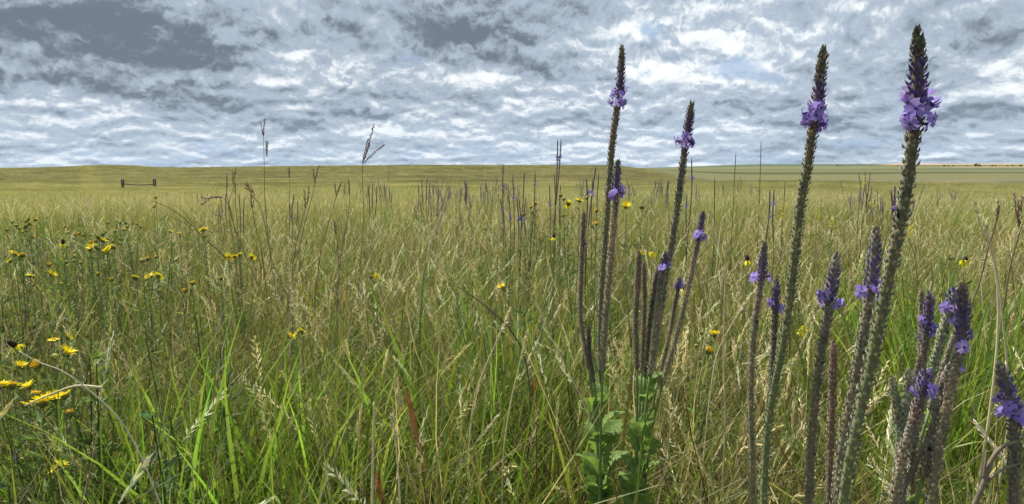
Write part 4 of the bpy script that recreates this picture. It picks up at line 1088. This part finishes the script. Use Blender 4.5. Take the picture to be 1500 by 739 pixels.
# ------------------------------------------------------------------ yellow flowers
YEL2 = (0.95, 0.77, 0.02)
def petal_mesh():
    acc = Acc(); t = np.linspace(0, 1, 6); hw = 0.0019 * np.sin(np.pi * (0.15 + 0.78 * t)) ** 0.7
    x = 0.0045 + t * 0.0125; z = 0.0015 * t - 0.001 * t ** 2
    v = np.stack([np.stack([x, -hw, z + 0.0004], 1), np.stack([x, 0 * hw, z], 1), np.stack([x, hw, z + 0.0004], 1)], 1)
    i = np.arange(5)[:, None] * 3; j = np.arange(2)[None]
    acc.add(v, YEL2, quads=np.stack([i + j, i + 3 + j, i + 4 + j, i + 1 + j], 2).reshape(-1, 4))
    return acc.mesh('petal', M_YELLOW)
PETAL = petal_mesh()
def disc_mesh(rays, rr=0.011, npet=18, cup=0.25, discr=0.0055, green=True, cone=False):
    """flower head: green cup, domed disc and, when small, its rays in the same mesh"""
    acc = Acc()
    ring = np.linspace(0, 2 * math.pi, 12, endpoint=False)
    prof = [(0.0012, -0.009, (0.10, 0.13, 0.05)), (discr * 0.9, -0.006, (0.14, 0.18, 0.07)), (discr * 1.02, -0.002, (0.16, 0.19, 0.07)), (discr * 0.95, 0.0008, (0.80, 0.52, 0.02)), (discr * 0.6, 0.0026, (0.78, 0.50, 0.02)), (0.0002, 0.003, (0.55, 0.30, 0.012))]
    if cone: prof = [(0.001, -0.006, (0.1, 0.12, 0.05)), (0.003, -0.003, (0.1, 0.12, 0.05)), (0.0062, 0.0, (0.05, 0.025, 0.015)), (0.0066, 0.007, (0.06, 0.03, 0.02)), (0.0055, 0.015, (0.07, 0.04, 0.03)), (0.0003, 0.020, (0.1, 0.08, 0.05))]
    v = np.array([[(r * math.cos(a), r * math.sin(a), z) for a in ring] for r, z, c in prof]); c = np.array([[cc] * 12 for _, _, cc in prof])
    v += rng.normal(0, 0.00025, v.shape)
    i = np.arange(len(prof) - 1)[:, None] * 12; j = np.arange(12)[None]; j2 = (j + 1) % 12
    acc.add(v, c.reshape(-1, 3), quads=np.stack([i + j, i + j2, i + 12 + j2, i + 12 + j], 2).reshape(-1, 4))
    m = 46; a = rng.uniform(0, 6.28, m); rr_ = discr * np.sqrt(rng.uniform(0, 1, m)) * 0.9
    if not cone:
        kites(acc, np.stack([rr_ * np.cos(a), rr_ * np.sin(a), np.full(m, 0.0012)], 1), np.stack([np.cos(a) * 0.3, np.sin(a) * 0.3, np.ones(m)], 1), 0.0028, 0.0014, jitter((0.80, 0.52, 0.02), m, 0.15))
        a = rng.uniform(0, 6.28, 40); kites(acc, np.stack([discr * np.cos(a), discr * np.sin(a), rng.uniform(-0.007, -0.002, 40)], 1), np.stack([np.cos(a), np.sin(a), np.full(40, -0.1)], 1), 0.003, 0.0016, jitter((0.15, 0.19, 0.08), 40, 0.15))
    if rays:
        for k in range(npet):
            a = k * 2 * math.pi / npet + rng.normal(0, 0.1); L = rr * rng.uniform(0.85, 1.1)
            e = np.array([math.cos(a), math.sin(a), 0]); s = np.array([-math.sin(a), math.cos(a), 0]); w = (0.0017 if not cone else 0.0035)
            up = cup + rng.normal(0, 0.08)
            if cone: up = -1.6
            pts = [e * discr * 0.8 + s * w * 0.5, e * discr * 0.8 - s * w * 0.5, e * (discr + L * 0.5) - s * w + np.array([0, 0, up * L * 0.4]), e * (discr + L * (1 if not cone else 0.75)) + np.array([0, 0, up * L * (0.8 if not cone else 1.0)]), e * (discr + L * 0.5) + s * w + np.array([0, 0, up * L * 0.4])]
            acc.add(pts, jitter(YEL2, 1, 0.08)[0], tris=[(0, 1, 2), (0, 2, 4), (2, 3, 4)])
    return acc.mesh('flower_head', M_YELLOW)
HEAD_R = [disc_mesh(True, cup=c) for c in (0.1, 0.35, 0.6, -0.1)]
HEAD_D = [disc_mesh(False) for _ in range(3)]
HEAD_C = [disc_mesh(True, npet=6, cone=True) for _ in range(3)]
def bud_mesh():
    acc = Acc(); ring = np.linspace(0, 2 * math.pi, 9, endpoint=False)
    prof = [(0.001, -0.006), (0.0055, -0.003), (0.0068, 0.001), (0.005, 0.0045), (0.0004, 0.0055)]
    v = np.array([[(r * math.cos(a), r * math.sin(a), z) for a in ring] for r, z in prof])
    c = np.array([[cc] * 9 for cc in ((0.11, 0.15, 0.06), (0.13, 0.17, 0.07), (0.24, 0.28, 0.11), (0.50, 0.48, 0.10), (0.58, 0.52, 0.08))])
    i = np.arange(4)[:, None] * 9; j = np.arange(9)[None]; j2 = (j + 1) % 9
    acc.add(v, c.reshape(-1, 3), quads=np.stack([i + j, i + j2, i + 9 + j2, i + 9 + j], 2).reshape(-1, 4))
    a = rng.uniform(0, 6.28, 46); zz = rng.uniform(-0.004, 0.003, 46)
    kites(acc, np.stack([0.006 * np.cos(a), 0.006 * np.sin(a), zz], 1), np.stack([np.cos(a), np.sin(a), rng.uniform(-0.3, 0.6, 46)], 1), 0.003, 0.0016, jitter((0.17, 0.21, 0.09), 46, 0.2))
    return acc.mesh('flower_bud', M_LEAF)
BUDM = [bud_mesh() for _ in range(3)]

def gumweed(label, heads, foot=None, group='yellow flowers in the meadow', Yd=None, cat='wildflower', name='yellow_daisy', leafy=14, stemcol=(0.19, 0.22, 0.09)):
    """heads: (px, py, kind, scale, Y); kind r rays, d disc only, b bud, c coneflower, p big head with separate petals"""
    heads = [(h[0], h[1], h[2], h[3] * (0.95 if h[4] > 1.6 else 1.12), h[4] * (0.82 if h[4] > 1.6 else 1.0)) for h in heads]
    Y0 = np.mean([h[4] for h in heads]); fx = np.mean([h[0] for h in heads]) if foot is None else foot
    bx = (fx - 750) / F * Y0; base = np.array([bx, Y0, float(terr(bx, Y0))])
    root = empty(name, base, label, cat, group)
    H = [np.array(at(h[0], h[1], h[4])) for h in heads]
    fork = np.array([bx, Y0, 0.0]); fork[2] = base[2] + (min(p[2] for p in H) - base[2]) * 0.62
    acc = Acc()
    tube(acc, smooth_path([fork, (fork + base) / 2 + np.array([0.006, 0, 0]), base], 8), np.linspace(0.0017, 0.0024, 8), 6, np.array(stemcol))
    fol = Acc()
    for h, p in zip(heads, H):
        top = p - np.array([0, 0, 0.007 * h[3]])
        q = smooth_path([top, top * 0.55 + fork * 0.45 + np.array([(top[0] - fork[0]) * 0.25, 0, -0.01]), fork], 10)
        tube(acc, q, np.linspace(0.0009, 0.0016, 10), 5, np.array(stemcol))
        m = leafy
        f = rng.uniform(0.05, 0.98, m) * 9; i0 = np.minimum(f.astype(int), 8); fr = (f - i0)[:, None]
        a = rng.uniform(0, 6.28, m)
        kites(fol, q[i0] * (1 - fr) + q[i0 + 1] * fr, np.stack([np.cos(a), np.sin(a), rng.uniform(0.2, 1.0, m)], 1), rng.uniform(0.014, 0.03, m), rng.uniform(0.004, 0.008, m), jitter((0.17, 0.22, 0.085), m, 0.18), fold=0.12)
    link('stem', acc.mesh('stem', M_CULM, base), root)
    link('foliage', fol.mesh('foliage', M_LEAF, base), root)
    for h, p in zip(heads, H):
        k = h[2]
        me = {'r': HEAD_R, 'd': HEAD_D, 'p': HEAD_D, 'b': BUDM, 'c': HEAD_C}[k]
        nm = 'flower_bud' if k == 'b' else 'flower_head'
        o = link(nm, me[rng.integers(len(me))], root, Vector(p - base), (rng.normal(0.0, 0.3) + 0.5, rng.normal(0, 0.3), rng.uniform(0, 6.28)), h[3])
        if k == 'p':
            for i in range(20):
                a = i * 2 * math.pi / 20 + rng.normal(0, 0.06)
                link('petal', PETAL, o, (0, 0, 0), (Matrix.Rotation(a, 3, 'Z') @ Matrix.Rotation(-rng.normal(0.42, 0.12), 3, 'Y')).to_euler(), rng.uniform(0.9, 1.12))
    return root

gumweed('large open yellow flower facing up at far left, with small buds beside it', [(98, 517, 'p', 0.95, 1.25), (80, 523, 'b', 0.9, 1.26), (78, 497, 'r', 0.65, 1.3), (100, 493, 'r', 0.6, 1.3)], foot=90)
gumweed('broad cluster of ragged yellow heads at lower left under the dry stalk', [(62, 590, 'p', 0.95, 1.1), (80, 583, 'p', 0.85, 1.12), (93, 579, 'r', 0.85, 1.1), (52, 577, 'd', 1.2, 1.12), (38, 592, 'r', 0.6, 1.1), (102, 604, 'd', 1.0, 1.08)], foot=70)
gumweed('yellow flower pair half opened left of the large open one', [(31, 536, 'p', 0.62, 1.2), (52, 533, 'd', 1.3, 1.2)], foot=40)
gumweed('three yellow heads in a row at the left edge', [(2, 563, 'r', 0.9, 1.15), (18, 563, 'r', 1.0, 1.15), (42, 566, 'p', 0.68, 1.15)], foot=20)
gumweed('yellow flower low at bottom left near the dock leaves', [(88, 682, 'p', 0.62, 1.0), (78, 686, 'r', 0.7, 1.0)], foot=80)
gumweed('drooping yellow coneflower with a dark head at the left edge', [(22, 507, 'c', 0.75, 1.25)], foot=5, name='prairie_coneflower', group='prairie coneflowers')
gumweed('coneflower with a dark cone, above the row of yellow flowers at left', [(92, 357, 'c', 0.8, 2.5)], name='prairie_coneflower', group='prairie coneflowers')
gumweed('small coneflower left of the two-bloom slender vervain', [(1095, 382, 'c', 0.8, 2.0)], name='prairie_coneflower', group='prairie coneflowers')
gumweed('small dark-eyed coneflower right of the thickest spike', [(1413, 383, 'c', 0.9, 2.0)], name='prairie_coneflower', group='prairie coneflowers')
gumweed('coneflower hidden among the spikes of the fan', [(1003, 425, 'c', 0.75, 1.5)], name='prairie_coneflower', group='prairie coneflowers')
gumweed('dark seed cone without petals standing behind the midfield clump', [(811, 348, 'c', 0.6, 2.2)], name='prairie_coneflower', group='prairie coneflowers')

row = [('leftmost small yellow flower of the left row', [(44, 404, 'r', 0.9, 2.3)]), ('yellow flower second in the left row', [(76, 401, 'r', 1.0, 2.3), (90, 416, 'b', 0.8, 2.3)]),
       ('orange-yellow flower pair low in the left row', [(143, 401, 'd', 0.9, 2.4), (163, 409, 'd', 1.0, 2.4)]), ('trio of flat yellow flowers side by side at the right of the left row', [(199, 406, 'r', 1.0, 2.3), (217, 404, 'r', 1.05, 2.3), (233, 404, 'r', 1.1, 2.3)]),
       ('two small yellow flowers below the right end of the left row', [(282, 414, 'd', 1.0, 2.2), (270, 425, 'd', 1.0, 2.2)]), ('single small yellow flower below the nodding grass stalk', [(323, 407, 'd', 0.9, 2.3)]),
       ('cluster of bright yellow flowers under the nodding grass stalk', [(335, 377, 'r', 1.1, 2.4), (344, 375, 'r', 0.9, 2.4), (350, 373, 'r', 0.8, 2.4), (369, 377, 'r', 0.9, 2.4)]),
       ('yellow flower alone in the grass left of centre', [(545, 406, 'd', 0.9, 2.3), (552, 405, 'r', 0.8, 2.3)]), ('small yellow trio in the foreground grass left of centre', [(426, 492, 'r', 0.8, 1.5), (434, 488, 'r', 0.75, 1.5), (443, 485, 'r', 0.6, 1.5)]),
       ('small yellow flower near the tangle right of centre', [(735, 420, 'r', 0.8, 2.0), (741, 416, 'b', 0.5, 2.0)]), ('flat yellow flower against the leftmost tall vervain', [(917, 302, 'p', 0.85, 1.9), (940, 304, 'b', 0.9, 1.9)]),
       ('yellow flower pair between the midfield clump and the foreground stems', [(849, 293, 'r', 0.85, 2.1), (832, 299, 'r', 0.95, 2.1), (826, 292, 'b', 0.8, 2.1), (860, 290, 'b', 0.7, 2.1)]),
       ('small yellow head beneath the dark leaning vervain', [(873, 308, 'd', 0.9, 2.2)]), ('small yellow head below that one, nearer the foreground stem', [(873, 327, 'd', 0.9, 2.1)]),
       ('tiny yellow flower at the foot of the twin-tipped vervain', [(821, 286, 'd', 0.9, 2.5)]), ('two yellow heads showing through the fan of spikes', [(940, 370, 'r', 0.6, 1.7), (955, 373, 'r', 0.6, 1.7)]),
       ('bright yellow flower pair right of the fan of spikes', [(1046, 490, 'p', 0.66, 1.35), (1039, 512, 'd', 1.2, 1.35), (1028, 488, 'b', 0.6, 1.35), (1020, 507, 'b', 0.6, 1.35)]),
       ('yellow flower near the leftmost edge of the meadow', [(14, 382, 'r', 0.9, 2.5), (22, 373, 'b', 0.9, 2.5)]), ('small yellow flower upper left beside the budding clump', [(228, 376, 'd', 0.9, 2.6)]),
       ('yellow pair above the left row near the arching weed', [(250, 339, 'r', 0.9, 3.3), (264, 342, 'r', 0.9, 3.3), (264, 346, 'd', 0.7, 3.3)]), ('yellow head on the arching dark weed', [(225, 302, 'd', 1.0, 3.6), (228, 290, 'b', 0.9, 3.6)])]
for lab, h in row: gumweed(lab, h)
for lab, cx, cy, sx, sy, n, Y in [('budding pale green clump dotted with yellow heads at left, furthest back', 130, 336, 38, 9, 9, 3.8), ('leafy budding clump with many round green heads at left', 155, 350, 22, 10, 11, 3.4),
        ('budding clump with a few open yellow heads behind the left row', 188, 330, 22, 7, 8, 3.9), ('low budding clump at the left edge of the meadow', 30, 335, 30, 12, 6, 3.6), ('small budding clump just above the left row of flowers', 100, 380, 30, 10, 7, 2.7)]:
    gumweed(lab, [(cx + rng.uniform(-sx, sx), cy + rng.uniform(-sy, sy), 'b' if rng.uniform() < 0.7 else 'd', rng.uniform(0.9, 1.2), Y + rng.normal(0, 0.12)) for _ in range(n)], foot=cx)

for i in range(11):
    cx, cy = rng.uniform(0, 310), rng.uniform(322, 398)
    if i % 4 == 3: cx, cy = rng.uniform(560, 900), rng.uniform(290, 330)
    side = 'left of the meadow' if cx < 330 else 'middle distance'
    gumweed('small yellow daisy dotted among pale green foliage, ' + side, [(cx + rng.uniform(-9, 9), cy + rng.uniform(-5, 5), ('r', 'd', 'b')[rng.integers(3)], rng.uniform(0.9, 1.25), 2.0 + (400 - cy) * 0.018) for _ in range(rng.integers(2, 5))], foot=cx, group='small yellow daisies dotted about, ' + side)

def clover(px, py, ln, Y, label):
    """sweet clover: slender stem with little yellow pea flowers up the top"""
    tip = np.array(at(px, py, Y)); bx = (px - 752) / F * Y; base = np.array([bx, Y, float(terr(bx, Y))])
    root = empty('sweet_clover', base, label, 'wildflower', 'yellow sweet clover sprays')
    p = smooth_path([tip, tip * 0.6 + base * 0.4, base], 14)
    stem_part(p, root, base, 0.0006, 0.0016, (0.14, 0.18, 0.06))
    L = ln / F * Y; acc = Acc(); m = 44; f = rng.uniform(0, 1, m)
    q = tip + np.stack([rng.normal(0, 0.004, m), rng.normal(0, 0.004, m), -f * L], 1); a = rng.uniform(0, 6.28, m)
    kites(acc, q, np.stack([np.cos(a), np.sin(a), rng.uniform(-0.4, 0.5, m)], 1), rng.uniform(0.004, 0.008, m), 0.004, jitter((0.62, 0.55, 0.03), m, 0.15))
    link('flower_spray', acc.mesh('flower_spray', M_YELLOW, base), root)
clover(1147, 297, 25, 2.3, 'yellow sweet clover spray left of the sinuous tall spike')
clover(1267, 258, 14, 3.2, 'sweet clover spray between the two brown vervain stalks')
clover(1219, 320, 14, 2.6, 'small sweet clover spray right of the sinuous tall spike')
clover(1276, 296, 8, 3.0, 'tiny sweet clover tips behind the thickest spike')
clover(1198, 306, 20, 3.0, 'faint sweet clover spray against the far grass right of the sinuous spike')
clover(1177, 478, 18, 1.2, 'bright yellow-green sprig low between the slender and the short vervain')
clover(1335, 330, 18, 2.4, 'sweet clover sprig just right of the thickest spike')

# ------------------------------------------------------------------ the old fence braces in the distance
def fence_brace():
    Y = 107.0
    def P(px): return (px - 750) / F * Y
    x0, x1 = P(182.2), P(228.8); zg = float(terr((x0 + x1) / 2, Y))
    root = empty('fence_brace', ((x0 + x1) / 2, Y, zg), 'old dark timber frame, two stout posts and a low rail, far off at left', 'fence')
    og = ((x0 + x1) / 2, Y, zg)
    ztop = CAM_Z - (261.5 - HORIZON) / 1000 * Y
    zrail = CAM_Z - (270.3 - HORIZON) / 1000 * Y
    def post(x, dx):
        for k, o in enumerate((-0.12, 0.13)):
            acc = Acc(); ring = []
            h = ztop - rng.uniform(0, 0.12)
            p = smooth_path([np.array([x + o + rng.normal(0, 0.01), Y + 0.05 * k, zg - 0.3]), np.array([x + o, Y + 0.05 * k, (zg + h) / 2]), np.array([x + o + dx, Y + 0.05 * k, h])], 6)
            tube(acc, p, 0.10, 10, jitter((0.085, 0.075, 0.08), 6, 0.1))
            link('post', acc.mesh('post', M_WOOD, og), root)
    post(x0, 0.02); post(x1, -0.03)
    acc = Acc(); p = smooth_path([np.array([x0 - 0.1, Y - 0.2, zrail + 0.12]), np.array([(x0 + x1) / 2, Y - 0.2, zrail - 0.06]), np.array([x1 + 0.1, Y - 0.2, zrail + 0.04])], 10)
    tube(acc, p, 0.075, 8, jitter((0.065, 0.055, 0.055), 10, 0.1)); link('rail', acc.mesh('rail', M_WOOD, og), root)
fence_brace()

# ------------------------------------------------------------------ trees on the skyline
def tree_mesh(seed, h, w):
    r_ = np.random.default_rng(seed)
    tr = Acc(); p = smooth_path([np.array([0, 0, 0.0]), np.array([r_.normal(0, .1), 0, h * 0.3]), np.array([r_.normal(0, .3), 0, h * 0.75])], 6)
    tube(tr, p, np.linspace(0.3, 0.08, 6), 6, (0.08, 0.06, 0.05))
    for _ in range(5):
        a = r_.uniform(0, 6.28); e = np.array([math.cos(a) * w * 0.3, math.sin(a) * w * 0.3, h * r_.uniform(0.5, 0.8)])
        tube(tr, smooth_path([np.array([0, 0, h * 0.25]), e * 0.5 + np.array([0, 0, h * 0.15]), e], 5), np.linspace(0.14, 0.04, 5), 5, (0.08, 0.06, 0.05))
    cr = Acc()
    m = 700; cl = r_.normal(0, 1, (9, 3)) * np.array([w * 0.22, w * 0.22, h * 0.14]) + np.array([0, 0, h * 0.58])
    k = r_.integers(0, 9, m); q = cl[k] + r_.normal(0, 1, (m, 3)) * np.array([w * 0.12, w * 0.12, h * 0.09])
    q[:, 2] = np.maximum(q[:, 2], h * 0.12)
    kites(cr, q, r_.normal(0, 1, (m, 3)), r_.uniform(0.5, 1.0, m), 0.6, jitter((0.045, 0.06, 0.04), m, 0.3))
    return tr.mesh('trunk', M_CULM), cr.mesh('crown', M_TREE)
TREES = [tree_mesh(s, 9.0, 9.0) for s in range(3)]
for px, Y, sc, lab in [(1310, 3000, 0.7, 'tiny tree on the skyline seen just left of the thickest spike'), (1378, 2600, 1.0, 'small dark tree on the skyline right of the thickest spike, first of the line'), (1384, 2700, 0.8, 'bushy tree on the skyline touching the first of the line'),
        (1391, 2600, 0.8, 'low tree on the skyline right of the first pair'), (1411, 2700, 0.7, 'little isolated tree on the skyline left of the biggest grove tree'), (1424, 2400, 1.5, 'biggest tree on the skyline at right'), (1429, 2450, 1.2, 'second big tree on the skyline, touching the biggest from the right'),
        (1448, 2500, 0.9, 'small tree on the skyline right of the big pair'), (1452, 2600, 0.7, 'low shrub tree beside the small tree right of the big pair'), (1470, 2500, 0.8, 'small tree on the skyline near the tan field'), (1477, 2600, 0.9, 'rounded tree on the skyline near the right edge'), (1489, 2500, 1.0, 'tree on the skyline close to the right edge'), (1497, 2550, 0.9, 'last tree on the skyline at the right edge'),
        (1223, 3000, 0.8, 'tiny tree on the skyline right of the sinuous tall spike'), (1229, 3100, 0.6, 'tiny tree on the skyline beside its neighbour right of the sinuous spike')]:
    x = (px - 750) / F * Y; z = float(terr(x, Y))
    t = empty('tree', (x, Y, z - 0.2), lab, 'tree', 'trees on the far skyline'); t.scale = (sc,) * 3; t.rotation_euler[2] = rng.uniform(0, 6.28)
    tr, cr = TREES[rng.integers(3)]
    link('trunk', tr, t); link('crown', cr, t)
for i, (px, Y, sc) in enumerate([(919.5, 640, 0.26), (922, 640, 0.2), (929, 660, 0.16), (934, 660, 0.14), (939, 660, 0.14)]):
    lab = ['dark shrub on the skyline right of the leftmost tall vervain, the biggest of its group', 'shrub pressed against the biggest skyline shrub', 'first of three low shrubs trailing right along the skyline', 'middle one of three low shrubs trailing along the skyline', 'last of three low shrubs trailing right along the skyline'][i]
    x = (px - 750) / F * Y; z = CAM_Z - (245.5 - HORIZON) / 1000 * Y; z = float(terr(x, Y))
    t = empty('shrub', (x, Y, z - 0.1), lab, 'shrub', 'shrubs on the near skyline'); t.scale = (sc,) * 3
    tr, cr = TREES[i % 3]; link('stem', tr, t); link('crown', cr, t)
